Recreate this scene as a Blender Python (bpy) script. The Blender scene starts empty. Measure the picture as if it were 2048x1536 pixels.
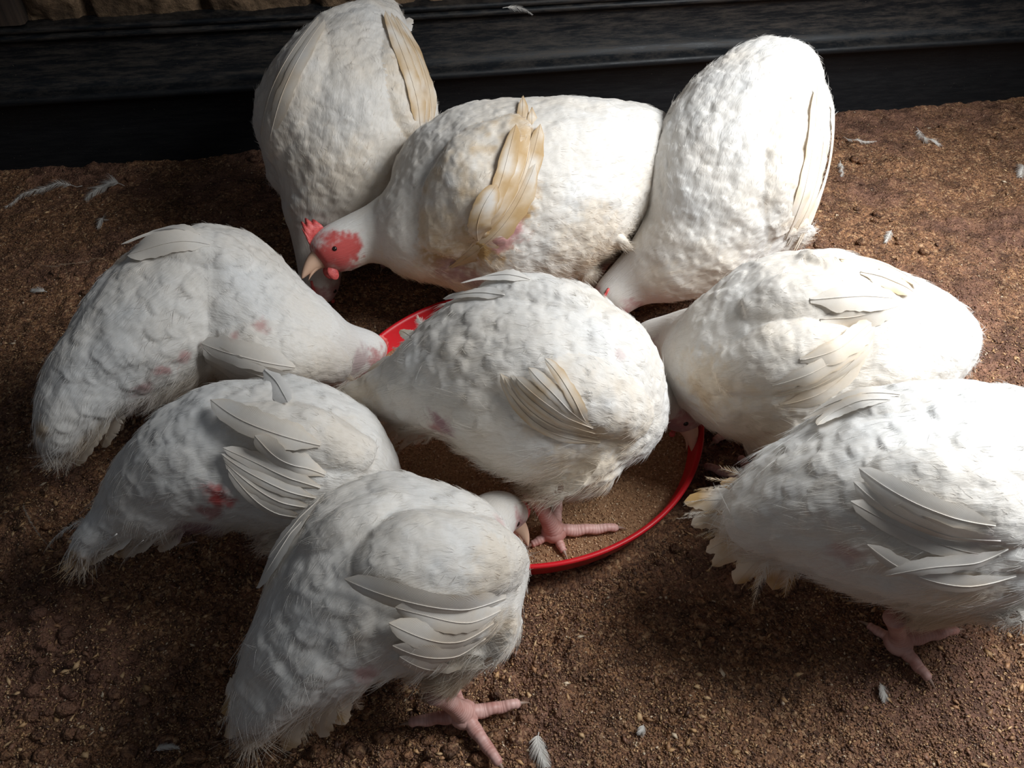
import bpy, math
import numpy as np
from mathutils import Vector
from mathutils.bvhtree import BVHTree

SC = bpy.context.scene
COL = SC.collection

# ------------------------------------------------------------------ camera, world, lights, exposure
CAM_H = 0.75; PITCH = math.radians(45.5); FPX = 1547.0
cam_data = bpy.data.cameras.new('camera')
cam_data.sensor_fit = 'HORIZONTAL'; cam_data.sensor_width = 36.0
cam_data.lens = FPX / 2048.0 * 36.0
cam_data.clip_start = 0.01
cam = bpy.data.objects.new('camera', cam_data); COL.objects.link(cam)
cam.location = (0, 0, CAM_H)
cam.rotation_euler = (math.pi / 2 - PITCH, 0, 0)
SC.camera = cam

world = bpy.data.worlds.new('shed_air'); SC.world = world
world.use_nodes = True
bgn = world.node_tree.nodes['Background']
bgn.inputs[0].default_value = (0.75, 0.85, 1.0, 1); bgn.inputs[1].default_value = 0.055

def area_light(name, loc, target, sx, sy, power, color, spread=180.0):
    d = bpy.data.lights.new(name, 'AREA'); d.shape = 'RECTANGLE'; d.size = sx; d.size_y = sy
    d.energy = power; d.color = color; d.spread = math.radians(spread)
    o = bpy.data.objects.new(name, d); COL.objects.link(o)
    o.location = loc
    o.rotation_euler = (Vector(target) - Vector(loc)).to_track_quat('-Z', 'Y').to_euler()
    return o
# daylight through the open side of the shed on the right
area_light('daylight_opening', (0.95, 0.60, 1.08), (0.50, 0.80, 0.05), 0.70, 0.65, 10.7, (0.95, 0.98, 1.0), 98.0)
area_light('front_fill', (0.2, -1.6, 2.2), (0.1, 0.7, 0.0), 1.4, 1.2, 1.8, (1.0, 0.98, 0.95))  # added fill lamp behind the camera, brightens the sides facing it

SC.view_settings.view_transform = 'Standard'; SC.view_settings.look = 'None'
SC.view_settings.gamma = 1.0; SC.view_settings.use_curve_mapping = False
SC.view_settings.exposure = 0.12

# ------------------------------------------------------------------ maths helpers
FW = np.array([0, math.cos(PITCH), -math.sin(PITCH)]); UP = np.array([0, math.sin(PITCH), math.cos(PITCH)])
RT = np.array([1.0, 0, 0]); CC = np.array([0, 0, CAM_H])
Z = np.array([0, 0, 1.0])

def ray(px, py):
    return FW + RT * ((px - 1024) / FPX) - UP * ((py - 768) / FPX)
def at(px, py, z=0.0):                       # the place in the shed at height z seen at a spot of the photograph
    d = ray(px, py); return CC + d * ((z - CAM_H) / d[2])
def ppm(p):                                  # pixels per metre at a point
    return FPX / float((np.asarray(p) - CC) @ FW)
def nrm(v, axis=-1):
    v = np.asarray(v, float); return v / np.maximum(np.linalg.norm(v, axis=axis, keepdims=True), 1e-9)

def _h(ix, iy, iz, seed):
    n = (ix.astype(np.int64) * 374761393 + iy.astype(np.int64) * 668265263 + iz.astype(np.int64) * 2147483647 + seed * 1274126177) & 0xffffffff
    n = ((n ^ (n >> 13)) * 1274126177) & 0xffffffff
    n = ((n ^ (n >> 16)) * 2246822519) & 0xffffffff
    return ((n ^ (n >> 15)) & 0xffff) / 65535.0
def noise(p, freq, seed=0):                  # value noise -1..1 at points (N,3)
    q = np.asarray(p, float) * freq + 100.5
    i = np.floor(q).astype(np.int64); f = q - i; f = f * f * (3 - 2 * f)
    r = 0
    for dx in (0, 1):
        for dy in (0, 1):
            for dz in (0, 1):
                w = (f[:, 0] if dx else 1 - f[:, 0]) * (f[:, 1] if dy else 1 - f[:, 1]) * (f[:, 2] if dz else 1 - f[:, 2])
                r = r + w * _h(i[:, 0] + dx, i[:, 1] + dy, i[:, 2] + dz, seed)
    return r * 2 - 1
def fbm(p, freq, seed=0, octv=4, gain=0.5):
    r = 0; a = 1.0
    for k in range(octv):
        r = r + a * noise(p, freq * 2 ** k, seed + k * 17); a *= gain
    return r
def sstep(a, b, x):
    t = np.clip((x - a) / (b - a), 0, 1); return t * t * (3 - 2 * t)

# ------------------------------------------------------------------ mesh helpers
def link(name, data, parent=None):
    o = bpy.data.objects.new(name, data); COL.objects.link(o)
    if parent is not None: o.parent = parent
    return o
def tag(o, label=None, category=None, group=None, kind=None):
    if label: o['label'] = label
    if category: o['category'] = category
    if group: o['group'] = group
    if kind: o['kind'] = kind
    return o
def make_mesh(name, V, Q, mat=None, T=None, uv=None, tint=None, smooth=True, soft=None, softk=0.5, flow=None):
    V = np.asarray(V, np.float32); Q = np.asarray(Q, np.int32).reshape(-1, 4)
    T = np.zeros((0, 3), np.int32) if T is None else np.asarray(T, np.int32).reshape(-1, 3)
    m = bpy.data.meshes.new(name)
    m.vertices.add(len(V)); m.vertices.foreach_set('co', V.ravel())
    loops = np.concatenate([Q.ravel(), T.ravel()])
    m.loops.add(len(loops)); m.loops.foreach_set('vertex_index', loops)
    m.polygons.add(len(Q) + len(T))
    st = np.concatenate([np.arange(len(Q)) * 4, len(Q) * 4 + np.arange(len(T)) * 3]).astype(np.int32)
    m.polygons.foreach_set('loop_start', st)
    m.update(calc_edges=True)
    if smooth: m.polygons.foreach_set('use_smooth', np.ones(len(Q) + len(T), bool))
    if uv is not None:
        l = m.uv_layers.new(name='UVMap'); l.data.foreach_set('uv', np.asarray(uv, np.float32)[loops].ravel())
    if tint is not None:
        a = m.attributes.new('tint', 'FLOAT_COLOR', 'POINT')
        c = np.ones((len(V), 4), np.float32); c[:, :3] = tint; a.data.foreach_set('color', c.ravel())
    if flow is not None:
        a = m.attributes.new('flow', 'FLOAT_VECTOR', 'POINT'); a.data.foreach_set('vector', np.asarray(flow, np.float32).ravel())
    if mat: m.materials.append(mat)
    m.validate()
    if soft is not None:                      # feathers merge softly with the body they lie on
        nv = len(V); nn = np.empty(nv * 3, np.float32); m.vertices.foreach_get('normal', nn); nn = nn.reshape(-1, 3)
        sg = np.sign((nn * soft).sum(1))[:, None]; sg[sg == 0] = 1
        m.normals_split_custom_set_from_vertices(nrm(nn * (1 - softk) + soft * sg * softk).astype(np.float32))
    return m
def grid_quads(nu, nv, close_v=False, off=0):
    u = np.arange(nu - 1)[:, None]; v = np.arange(nv if close_v else nv - 1)[None, :]
    a = u * nv + v; b = u * nv + (v + 1) % nv; c = (u + 1) * nv + (v + 1) % nv; d = (u + 1) * nv + v
    return np.stack([a, b, c, d], -1).reshape(-1, 4) + off
def catmull(P, n):
    P = np.asarray(P, float); K = len(P)
    d = np.sqrt(np.linalg.norm(np.diff(P[:, :3], axis=0), axis=1)) + 1e-6
    k = np.concatenate([[0], np.cumsum(d)])
    # natural cubic spline per column
    h = np.diff(k); A = np.zeros((K, K)); B = np.zeros((K, P.shape[1])); A[0, 0] = A[-1, -1] = 1
    for i in range(1, K - 1):
        A[i, i - 1] = h[i - 1]; A[i, i] = 2 * (h[i - 1] + h[i]); A[i, i + 1] = h[i]
        B[i] = 3 * ((P[i + 1] - P[i]) / h[i] - (P[i] - P[i - 1]) / h[i - 1])
    c = np.linalg.solve(A, B)
    x = np.linspace(0, k[-1], n); i = np.clip(np.searchsorted(k, x, side='right') - 1, 0, K - 2)
    t = (x - k[i])[:, None]; hi = h[i][:, None]
    b = (P[i + 1] - P[i]) / hi - hi * (2 * c[i] + c[i + 1]) / 3; dd = (c[i + 1] - c[i]) / (3 * hi)
    return P[i] + b * t + c[i] * t ** 2 + dd * t ** 3
def frames(C, S0):
    T = nrm(np.gradient(C, axis=0)); S = nrm(S0 - T * (T @ S0)[:, None]); N = np.cross(S, T)
    return T, S, N
def loft(C, rs, rn, S, N, nv=48, cap=True):
    a = np.linspace(0, 2 * math.pi, nv, endpoint=False)
    V = C[:, None] + S[:, None] * (rs[:, None] * np.cos(a))[..., None] + N[:, None] * (rn[:, None] * np.sin(a))[..., None]
    nu = len(C); Q = grid_quads(nu, nv, True); V = V.reshape(-1, 3); T = []
    if cap:
        V = np.vstack([V, C[0], C[-1]]); j = np.arange(nv)
        T = np.vstack([np.stack([np.full(nv, len(V) - 2), (j + 1) % nv, j], -1),
                       np.stack([np.full(nv, len(V) - 1), (nu - 1) * nv + j, (nu - 1) * nv + (j + 1) % nv], -1)])
    return V, Q, np.asarray(T, int).reshape(-1, 3)
def tube(C, r, nv=12, flat=1.0):
    C = np.asarray(C, float); r = np.asarray(r, float) * np.ones(len(C))
    T = nrm(np.gradient(C, axis=0)); ref = Z if abs(T[:, 2]).mean() < 0.8 else np.array([1.0, 0.3, 0])
    S = nrm(np.cross(T, ref)); N = np.cross(S, T)
    return loft(C, r, r * flat, S, N, nv)
class Bag:
    def __init__(s): s.V = []; s.Q = []; s.T = []; s.U = []; s.n = 0
    def add(s, V, Q, T=None, uv=None):
        s.V.append(V); s.Q.append(np.asarray(Q).reshape(-1, 4) + s.n)
        if T is not None and len(T): s.T.append(np.asarray(T) + s.n)
        s.U.append(np.full((len(V), 2), 0.5) if uv is None else uv); s.n += len(V)
    def out(s):
        return (np.vstack(s.V), np.vstack(s.Q), np.vstack(s.T) if s.T else np.zeros((0, 3), int), np.vstack(s.U))

# ------------------------------------------------------------------ materials
class NT:
    def __init__(s, name):
        s.m = bpy.data.materials.new(name); s.m.use_nodes = True; s.t = s.m.node_tree
        s.b = s.t.nodes['Principled BSDF']; s.o = s.t.nodes['Material Output']
    def n(s, typ, **kw):
        x = s.t.nodes.new(typ)
        for k, v in kw.items():
            if k in x.inputs.keys() if not hasattr(x, k) else False: x.inputs[k].default_value = v
            else: setattr(x, k, v)
        return x
    def l(s, a, b): s.t.links.new(a, b)
    def noise(s, scale, detail=4, rough=0.55, vec=None, dim='3D'):
        x = s.t.nodes.new('ShaderNodeTexNoise'); x.inputs['Scale'].default_value = scale
        x.inputs['Detail'].default_value = detail; x.inputs['Roughness'].default_value = rough
        if vec is not None: s.l(vec, x.inputs['Vector'])
        return x.outputs['Fac']
    def ramp(s, fac, stops):
        x = s.t.nodes.new('ShaderNodeValToRGB'); e = x.color_ramp.elements
        while len(e) < len(stops): e.new(0.5)
        for i, (p, c) in enumerate(stops):
            e[i].position = p; e[i].color = (*c, 1) if len(c) == 3 else c
        s.l(fac, x.inputs['Fac']); return x.outputs['Color']
    def mix(s, fac, a, b, mode='MIX'):
        x = s.t.nodes.new('ShaderNodeMix'); x.data_type = 'RGBA'; x.blend_type = mode
        for sock, v in ((x.inputs[0], fac), (x.inputs[6], a), (x.inputs[7], b)):
            if isinstance(v, (int, float)): sock.default_value = v
            elif isinstance(v, tuple): sock.default_value = (*v, 1)
            else: s.l(v, sock)
        return x.outputs[2]
    def math(s, op, a, b=0.0):
        x = s.t.nodes.new('ShaderNodeMath'); x.operation = op
        for sock, v in ((x.inputs[0], a), (x.inputs[1], b)):
            if isinstance(v, (int, float)): sock.default_value = v
            else: s.l(v, sock)
        return x.outputs[0]
    def bump(s, h, strength, dist, prev=None):
        x = s.t.nodes.new('ShaderNodeBump'); x.inputs['Strength'].default_value = strength; x.inputs['Distance'].default_value = dist
        s.l(h, x.inputs['Height'])
        if prev is not None: s.l(prev, x.inputs['Normal'])
        s.l(x.outputs[0], s.b.inputs['Normal']); return x.outputs[0]
    def coord(s, which='Object'):
        return s.t.nodes.new('ShaderNodeTexCoord').outputs[which]
    def set(s, **kw):
        for k, v in kw.items(): s.b.inputs[k.replace('_', ' ')].default_value = v

def feather_material(name, barbs):
    g = NT(name)
    att = g.t.nodes.new('ShaderNodeAttribute'); att.attribute_name = 'tint'
    co = g.coord('Object')
    n1 = g.noise(260, 3, 0.6, co)
    col = g.mix(0.10, att.outputs['Color'], g.ramp(n1, [(0.3, (0.55, 0.5, 0.42)), (0.7, (1, 1, 1))]), 'MULTIPLY')
    if barbs:
        uv = g.coord('UV'); sp = g.t.nodes.new('ShaderNodeSeparateXYZ'); g.l(uv, sp.inputs[0])
        across = g.math('ABSOLUTE', g.math('SUBTRACT', sp.outputs[0], 0.5))
        ph = g.math('SUBTRACT', g.math('MULTIPLY', sp.outputs[1], barbs), g.math('MULTIPLY', across, barbs * 0.55))
        wob = g.math('ADD', ph, g.math('MULTIPLY', g.noise(90, 2, 0.5, co), 2.0))
        w = g.math('SINE', g.math('MULTIPLY', wob, 6.283))
        g.bump(w, 0.10, 0.0003)
        col = g.mix(0.05, col, g.ramp(w, [(0.0, (0.72, 0.66, 0.58)), (0.6, (1, 1, 1))]), 'MULTIPLY')
    else:
        fa = g.t.nodes.new('ShaderNodeAttribute'); fa.attribute_name = 'flow'
        mp = g.t.nodes.new('ShaderNodeMapping'); mp.inputs['Scale'].default_value = (0.16, 1.0, 1.0); g.l(fa.outputs['Vector'], mp.inputs[0])
        wrp = g.t.nodes.new('ShaderNodeVectorMath'); wrp.operation = 'ADD'; nv_ = g.t.nodes.new('ShaderNodeTexNoise'); nv_.inputs['Scale'].default_value = 45; g.l(co, nv_.inputs['Vector'])
        sc_ = g.t.nodes.new('ShaderNodeVectorMath'); sc_.operation = 'SCALE'; sc_.inputs[3].default_value = 0.010; g.l(nv_.outputs['Color'], sc_.inputs[0])
        g.l(mp.outputs[0], wrp.inputs[0]); g.l(sc_.outputs[0], wrp.inputs[1])
        st1 = g.noise(620, 4, 0.65, wrp.outputs[0]); st2 = g.noise(190, 3, 0.6, wrp.outputs[0])
        b1 = g.bump(st1, 0.45, 0.0010); g.bump(st2, 0.40, 0.0022, b1)
        col = g.mix(0.22, col, g.ramp(st1, [(0.30, (0.66, 0.60, 0.52)), (0.52, (1, 1, 1))]), 'MULTIPLY')
    g.l(col, g.b.inputs['Base Color'])
    g.set(Roughness=0.62, Specular_IOR_Level=0.25, Sheen_Weight=0.25, Sheen_Roughness=0.5)
    tr = g.t.nodes.new('ShaderNodeBsdfTranslucent'); g.l(col, tr.inputs[0])
    mx = g.t.nodes.new('ShaderNodeMixShader'); mx.inputs[0].default_value = 0.12
    g.l(g.b.outputs[0], mx.inputs[1]); g.l(tr.outputs[0], mx.inputs[2]); g.l(mx.outputs[0], g.o.inputs[0])
    return g.m
M_BODY = feather_material('white_down', 0)
M_FEATHER = feather_material('white_contour_feathers', 14)
M_QUILL = feather_material('white_flight_feathers', 42)

g = NT('fine_down_hair')
att = g.t.nodes.new('ShaderNodeAttribute'); att.attribute_name = 'tint'
g.l(att.outputs['Color'], g.b.inputs['Base Color']); g.set(Roughness=0.7, Specular_IOR_Level=0.15)
tr = g.t.nodes.new('ShaderNodeBsdfTranslucent'); g.l(att.outputs['Color'], tr.inputs[0])
mx = g.t.nodes.new('ShaderNodeMixShader'); mx.inputs[0].default_value = 0.3
g.l(g.b.outputs[0], mx.inputs[1]); g.l(tr.outputs[0], mx.inputs[2]); g.l(mx.outputs[0], g.o.inputs[0])
M_HAIR = g.m

g = NT('pink_scaly_skin')
uv = g.coord('UV'); co = g.coord('Object')
sp = g.t.nodes.new('ShaderNodeSeparateXYZ'); g.l(uv, sp.inputs[0])
w = g.math('SINE', g.math('MULTIPLY', sp.outputs[1], 6.283))
fr = g.ramp(g.noise(55, 3, 0.5, co), [(0.3, (0.50, 0.24, 0.20)), (0.7, (0.74, 0.48, 0.43))])
col = g.mix(0.16, fr, g.ramp(w, [(0.0, (0.55, 0.36, 0.30)), (0.5, (1, 0.95, 0.92))]), 'MULTIPLY')
g.l(col, g.b.inputs['Base Color']); g.bump(w, 0.30, 0.0004)
g.set(Roughness=0.5, Subsurface_Weight=0.0)
M_LEG = g.m
g = NT('red_comb_skin'); co = g.coord('Object')
g.l(g.ramp(g.noise(220, 3, 0.6, co), [(0.3, (0.50, 0.05, 0.05)), (0.7, (0.80, 0.17, 0.15))]), g.b.inputs['Base Color'])
g.bump(g.noise(700, 2, 0.5, co), 0.5, 0.0008); g.set(Roughness=0.5); M_COMB = g.m
g = NT('pale_horn_beak'); g.set(Roughness=0.4); g.b.inputs['Base Color'].default_value = (0.72, 0.47, 0.33, 1); M_BEAK = g.m
g = NT('dark_claw'); g.set(Roughness=0.45); g.b.inputs['Base Color'].default_value = (0.30, 0.20, 0.15, 1); M_CLAW = g.m
g = NT('dark_eye'); g.set(Roughness=0.1); g.b.inputs['Base Color'].default_value = (0.02, 0.012, 0.01, 1); M_EYE = g.m

g = NT('red_plastic'); co = g.coord('Object')
g.l(g.mix(g.ramp(g.noise(60, 5, 0.7, co), [(0.50, (0, 0, 0)), (0.85, (0.35, 0.35, 0.35))]), (0.60, 0.010, 0.018), (0.42, 0.07, 0.05)), g.b.inputs['Base Color'])
g.set(Roughness=0.38, Specular_IOR_Level=0.4); g.bump(g.noise(150, 3, 0.6, co), 0.1, 0.001); M_PAN = g.m

g = NT('brown_litter'); co = g.coord('Object')
big = g.noise(5, 4, 0.6, co); fine = g.noise(120, 6, 0.75, co); mid = g.noise(28, 5, 0.7, co)
wv = g.t.nodes.new('ShaderNodeTexNoise'); wv.inputs['Scale'].default_value = 90; g.l(co, wv.inputs['Vector'])
ws = g.t.nodes.new('ShaderNodeVectorMath'); ws.operation = 'MULTIPLY_ADD'; g.l(wv.outputs['Color'], ws.inputs[0]); ws.inputs[1].default_value = (0.006, 0.006, 0.006); g.l(co, ws.inputs[2])
def voro(scale):
    v_ = g.t.nodes.new('ShaderNodeTexVoronoi'); v_.inputs['Scale'].default_value = scale; g.l(ws.outputs[0], v_.inputs['Vector'])
    sp_ = g.t.nodes.new('ShaderNodeSeparateColor'); g.l(v_.outputs['Color'], sp_.inputs[0]); return v_.outputs['Distance'], sp_.outputs[0]
d1, c1 = voro(260); d2, c2 = voro(520)
grain = g.ramp(c1, [(0.0, (0.050, 0.022, 0.012)), (0.30, (0.17, 0.076, 0.036)), (0.62, (0.30, 0.142, 0.068)), (0.86, (0.50, 0.265, 0.12)), (0.97, (0.75, 0.50, 0.28))])
grain2 = g.ramp(c2, [(0.0, (0.09, 0.042, 0.022)), (0.5, (0.22, 0.11, 0.058)), (0.9, (0.42, 0.25, 0.14))])
c = g.mix(0.45, grain, grain2)
caked = g.ramp(big, [(0.46, (0, 0, 0)), (0.60, (0.85, 0.85, 0.85))])
c = g.mix(caked, c, g.ramp(mid, [(0.3, (0.13, 0.062, 0.040)), (0.7, (0.26, 0.135, 0.090))]))
c = g.mix(0.8, c, g.ramp(mid, [(0.33, (0.40, 0.36, 0.34)), (0.52, (1.05, 1.0, 1.0)), (0.75, (1.5, 1.45, 1.35))]), 'MULTIPLY')
c = g.mix(0.5, c, g.ramp(fine, [(0.32, (0.35, 0.3, 0.28)), (0.55, (1.1, 1.1, 1.1))]), 'MULTIPLY')
g.l(c, g.b.inputs['Base Color'])
nn = g.bump(mid, 0.7, 0.012)
hv = g.math('ADD', g.math('MULTIPLY', d1, -1.0), g.math('MULTIPLY', d2, -0.4))
nn = g.bump(hv, 0.85, 0.0035, nn); g.bump(fine, 0.6, 0.003, nn)
g.set(Roughness=0.62, Specular_IOR_Level=0.4); M_FLOOR = g.m

def flake_material(name, stops, rough=0.45):
    g = NT(name); att = g.t.nodes.new('ShaderNodeAttribute'); att.attribute_name = 'tint'
    g.l(att.outputs['Color'], g.b.inputs['Base Color']); g.set(Roughness=rough); return g.m
M_FLAKE = flake_material('litter_flakes', None, 0.55)
g = NT('feed_bed'); co = g.coord('Object')
c = g.ramp(g.noise(300, 5, 0.8, co), [(0.3, (0.15, 0.07, 0.03)), (0.5, (0.48, 0.26, 0.13)), (0.7, (0.75, 0.47, 0.26))])
g.l(c, g.b.inputs['Base Color']); g.bump(g.noise(350, 5, 0.8, co), 1.0, 0.004); g.set(Roughness=0.75); M_FEED = g.m

g = NT('black_plastic_sheet'); co = g.coord('Object')
mp = g.t.nodes.new('ShaderNodeMapping'); mp.inputs['Scale'].default_value = (0.35, 0.35, 3.0); g.l(co, mp.inputs[0])
zz = g.t.nodes.new('ShaderNodeSeparateXYZ'); g.l(co, zz.inputs[0])
dust = g.noise(42, 9, 0.8, mp.outputs[0]); speck = g.noise(260, 3, 0.7, co)
hi = g.ramp(g.math('MULTIPLY', zz.outputs[2], 4.0), [(0.50, (0.12, 0.12, 0.12)), (0.56, (1, 1, 1))])
dm = g.mix(1.0, g.ramp(dust, [(0.45, (0, 0, 0)), (0.72, (0.55, 0.55, 0.55))]), hi, 'MULTIPLY')
c = g.mix(dm, (0.0075, 0.009, 0.011), (0.125, 0.10, 0.078))
c = g.mix(g.ramp(speck, [(0.70, (0, 0, 0)), (0.76, (0.7, 0.7, 0.7))]), c, (0.24, 0.2, 0.15))
g.l(c, g.b.inputs['Base Color']); g.bump(dust, 0.15, 0.004); g.set(Specular_IOR_Level=0.28)
g.l(g.ramp(dust, [(0.35, (0.33, 0.33, 0.33)), (0.7, (0.75, 0.75, 0.75))]), g.b.inputs['Roughness']); M_SKIRT = g.m

g = NT('mud_block_wall'); co = g.coord('Object')
n1 = g.noise(22, 6, 0.7, co); n2 = g.noise(120, 5, 0.7, co)
c = g.ramp(n1, [(0.3, (0.06, 0.036, 0.02)), (0.5, (0.18, 0.115, 0.065)), (0.7, (0.33, 0.22, 0.13))])
c = g.mix(0.6, c, g.ramp(n2, [(0.3, (0.4, 0.35, 0.3)), (0.65, (1.2, 1.15, 1.1))]), 'MULTIPLY')
g.l(c, g.b.inputs['Base Color']); nn = g.bump(n1, 0.7, 0.01); g.bump(n2, 0.8, 0.004, nn); g.set(Roughness=0.9); M_WALL = g.m
g = NT('dark_timber'); co = g.coord('Object')
mp = g.t.nodes.new('ShaderNodeMapping'); mp.inputs['Scale'].default_value = (1, 1, 0.08); g.l(co, mp.inputs[0])
c = g.ramp(g.noise(120, 5, 0.6, mp.outputs[0]), [(0.3, (0.02, 0.012, 0.008)), (0.7, (0.07, 0.045, 0.03))])
g.l(c, g.b.inputs['Base Color']); g.set(Roughness=0.8); M_POST = g.m

# ------------------------------------------------------------------ the setting
WA = at(0, 335, 0); WB = at(2048, 190, 0)
WD = nrm(WB - WA); WN = np.array([WD[1], -WD[0], 0])      # along the wall, and out of it towards the room
W0 = WA + WD * 1.0                                          # an origin on the foot of the skirting
def wall_pt(s, d, z): return W0 + WD * s + WN * d + Z * z
def floor_height(x, y):
    p = np.stack([x, y, np.zeros_like(x)], 1)
    h = 0.007 * fbm(p, 7, 1, 3) + 0.0045 * fbm(p, 38, 5, 3, 0.7)
    cl = np.clip(fbm(p, 26, 9, 3, 0.6) - 0.15, 0, 1); patch = sstep(-0.25, 0.35, noise(p, 4.2, 77))
    h = h + 0.013 * cl * patch
    h = h + 0.0022 * np.abs(fbm(p, 95, 91, 2, 0.7))
    r = np.hypot(x - PAN[0], y - PAN[1])
    return (h - 0.006) * (0.25 + 0.75 * sstep(0.2, 0.3, r)) - 0.002
PAN = at(1080, 872, 0.02); PAN = np.array([0.0083 * (CAM_H - 0.045), 0.930 * (CAM_H - 0.045), 0]); PAN_R = 0.326 * (CAM_H - 0.045)

def build_floor():
    xs = np.concatenate([np.arange(-2.6, -1.25, 0.03), np.arange(-1.25, 1.35, 0.0032), np.arange(1.35, 2.6, 0.03)])
    ys = np.concatenate([np.arange(-1.6, 0.12, 0.03), np.arange(0.12, 1.75, 0.0032), np.arange(1.75, 2.1, 0.03)])
    X, Y = np.meshgrid(xs, ys, indexing='ij'); x = X.ravel(); y = Y.ravel()
    V = np.stack([x, y, floor_height(x, y)], 1)
    Q = grid_quads(len(xs), len(ys))[:, ::-1]
    o = link('floor', make_mesh('floor', V, Q, M_FLOOR)); tag(o, 'brown caked poultry litter floor', kind='structure')
def extrude_profile(name, prof, mat, s0=-1.6, s1=2.4, step=0.04, wob=0.0):
    prof = np.asarray(prof, float); ss = np.arange(s0, s1, step)
    V = np.array([[wall_pt(s, d + wob * math.sin(s * 5 + z * 20) , z + wob * 0.6 * math.sin(s * 3.1)) for d, z in prof] for s in ss]).reshape(-1, 3)
    return link(name, make_mesh(name, V, grid_quads(len(ss), len(prof))[:, ::-1], mat))
def arc(cx, cz, r, a0, a1, n=7):
    return [(cx + r * math.cos(math.radians(a)), cz + r * math.sin(math.radians(a))) for a in np.linspace(a0, a1, n)]
def build_back():
    prof = [(0.002, -0.03), (0.0, 0.0), (-0.002, 0.06), (0.0, 0.115)] + arc(0.006, 0.125, 0.008, -60, 90, 7) + [(-0.004, 0.1345), (-0.012, 0.137)] \
        + [(-0.018, 0.150), (-0.024, 0.180), (-0.027, 0.205), (-0.026, 0.216)] + arc(-0.021, 0.222, 0.0055, -90, 90, 7) \
        + [(-0.024, 0.2285)] + arc(-0.022, 0.2345, 0.0055, -90, 110, 7) + [(-0.034, 0.241), (-0.06, 0.241)]
    o = extrude_profile('baseboard_back', prof, M_SKIRT, wob=0.0012)
    tag(o, 'black plastic sheet skirting with rolled rim along the foot of the wall', kind='structure')
    # rough block wall behind it
    ss = np.arange(-1.6, 2.4, 0.006); zs = np.concatenate([np.arange(0.20, 0.44, 0.006), np.arange(0.44, 1.1, 0.03)])
    S, ZZ = np.meshgrid(ss, zs, indexing='ij'); s = S.ravel(); z = ZZ.ravel()
    p = np.stack([s, np.zeros_like(s), z], 1)
    bh = 0.13; row = np.floor((z - 0.165) / bh); bw = 0.19
    sx = s + 0.5 * bw * (row % 2) + 0.012 * noise(p, 9, 3)
    fx = np.abs(((sx / bw) % 1) - 0.5) * bw; fz = np.abs((((z - 0.165) / bh) % 1) - 0.5) * bh
    joint = np.maximum(sstep(bw / 2 - 0.016, bw / 2 - 0.004, fx), sstep(bh / 2 - 0.014, bh / 2 - 0.004, fz))
    blk = _h(np.floor(sx / bw).astype(int), row.astype(int), np.zeros(len(s), int), 5)
    d = -0.052 + 0.016 * blk - 0.028 * joint + 0.012 * fbm(p, 20, 8, 4, 0.6)
    V = W0 + WD * s[:, None] + WN * d[:, None] + Z * z[:, None]
    o = link('wall_back', make_mesh('wall_back', V, grid_quads(len(ss), len(zs))[:, ::-1], M_WALL))
    tag(o, 'rough brown mud block wall above the black skirting', kind='structure')
    # dark post at the far left end of the wall
    prof = [(-0.06, 0), (0.0, 0)]
    s0 = 0.0
    q = at(48, 60, 0.23); sp_ = float((q - W0) @ WD) + 0.01
    x0, x1, y0, y1 = sp_ - 0.11, sp_, -0.06, -0.022
    c = [(x0, y0), (x1, y0), (x1, y1 - 0.006), (x1 - 0.006, y1), (x0 + 0.006, y1), (x0, y1 - 0.006)]
    zz = np.linspace(0.243, 1.1, 20)
    V = np.array([[wall_pt(a, b + 0.001 * math.sin(z_ * 30), z_) for a, b in c] for z_ in zz]).reshape(-1, 3)
    o = link('trim_1', make_mesh('trim_1', V, grid_quads(len(zz), len(c), True), M_POST, smooth=False))
    tag(o, 'dark timber post against the block wall', kind='structure')
build_floor(); build_back()

# scattered litter flakes, husks and crumbs
def flakes(name, pos, length, width, colors, rng, tilt=0.35, mat=M_FLAKE, thick=0.25):
    n = len(pos); a = rng.uniform(0, 2 * math.pi, n)
    d = np.stack([np.cos(a), np.sin(a), rng.normal(0, tilt, n)], 1); d = nrm(d)
    nz = nrm(np.stack([rng.normal(0, 0.35, n), rng.normal(0, 0.35, n), np.ones(n)], 1)); sd = nrm(np.cross(nz, d)); up = np.cross(d, sd)
    L = length[:, None] / 2; W = width[:, None] / 2; H = W * thick * 2
    V = np.stack([pos - d * L, pos - sd * W - d * L * 0.2, pos + d * L, pos + sd * W + d * L * 0.15, pos + up * H, pos - up * H], 1).reshape(-1, 3)
    tri = np.array([[0, 1, 4], [1, 2, 4], [2, 3, 4], [3, 0, 4], [1, 0, 5], [2, 1, 5], [3, 2, 5], [0, 3, 5]])
    T = (tri[None] + 6 * np.arange(n)[:, None, None]).reshape(-1, 3)
    return make_mesh(name, V, np.zeros((0, 4), int), mat, T=T, tint=np.repeat(colors, 6, 0), smooth=False)
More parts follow.
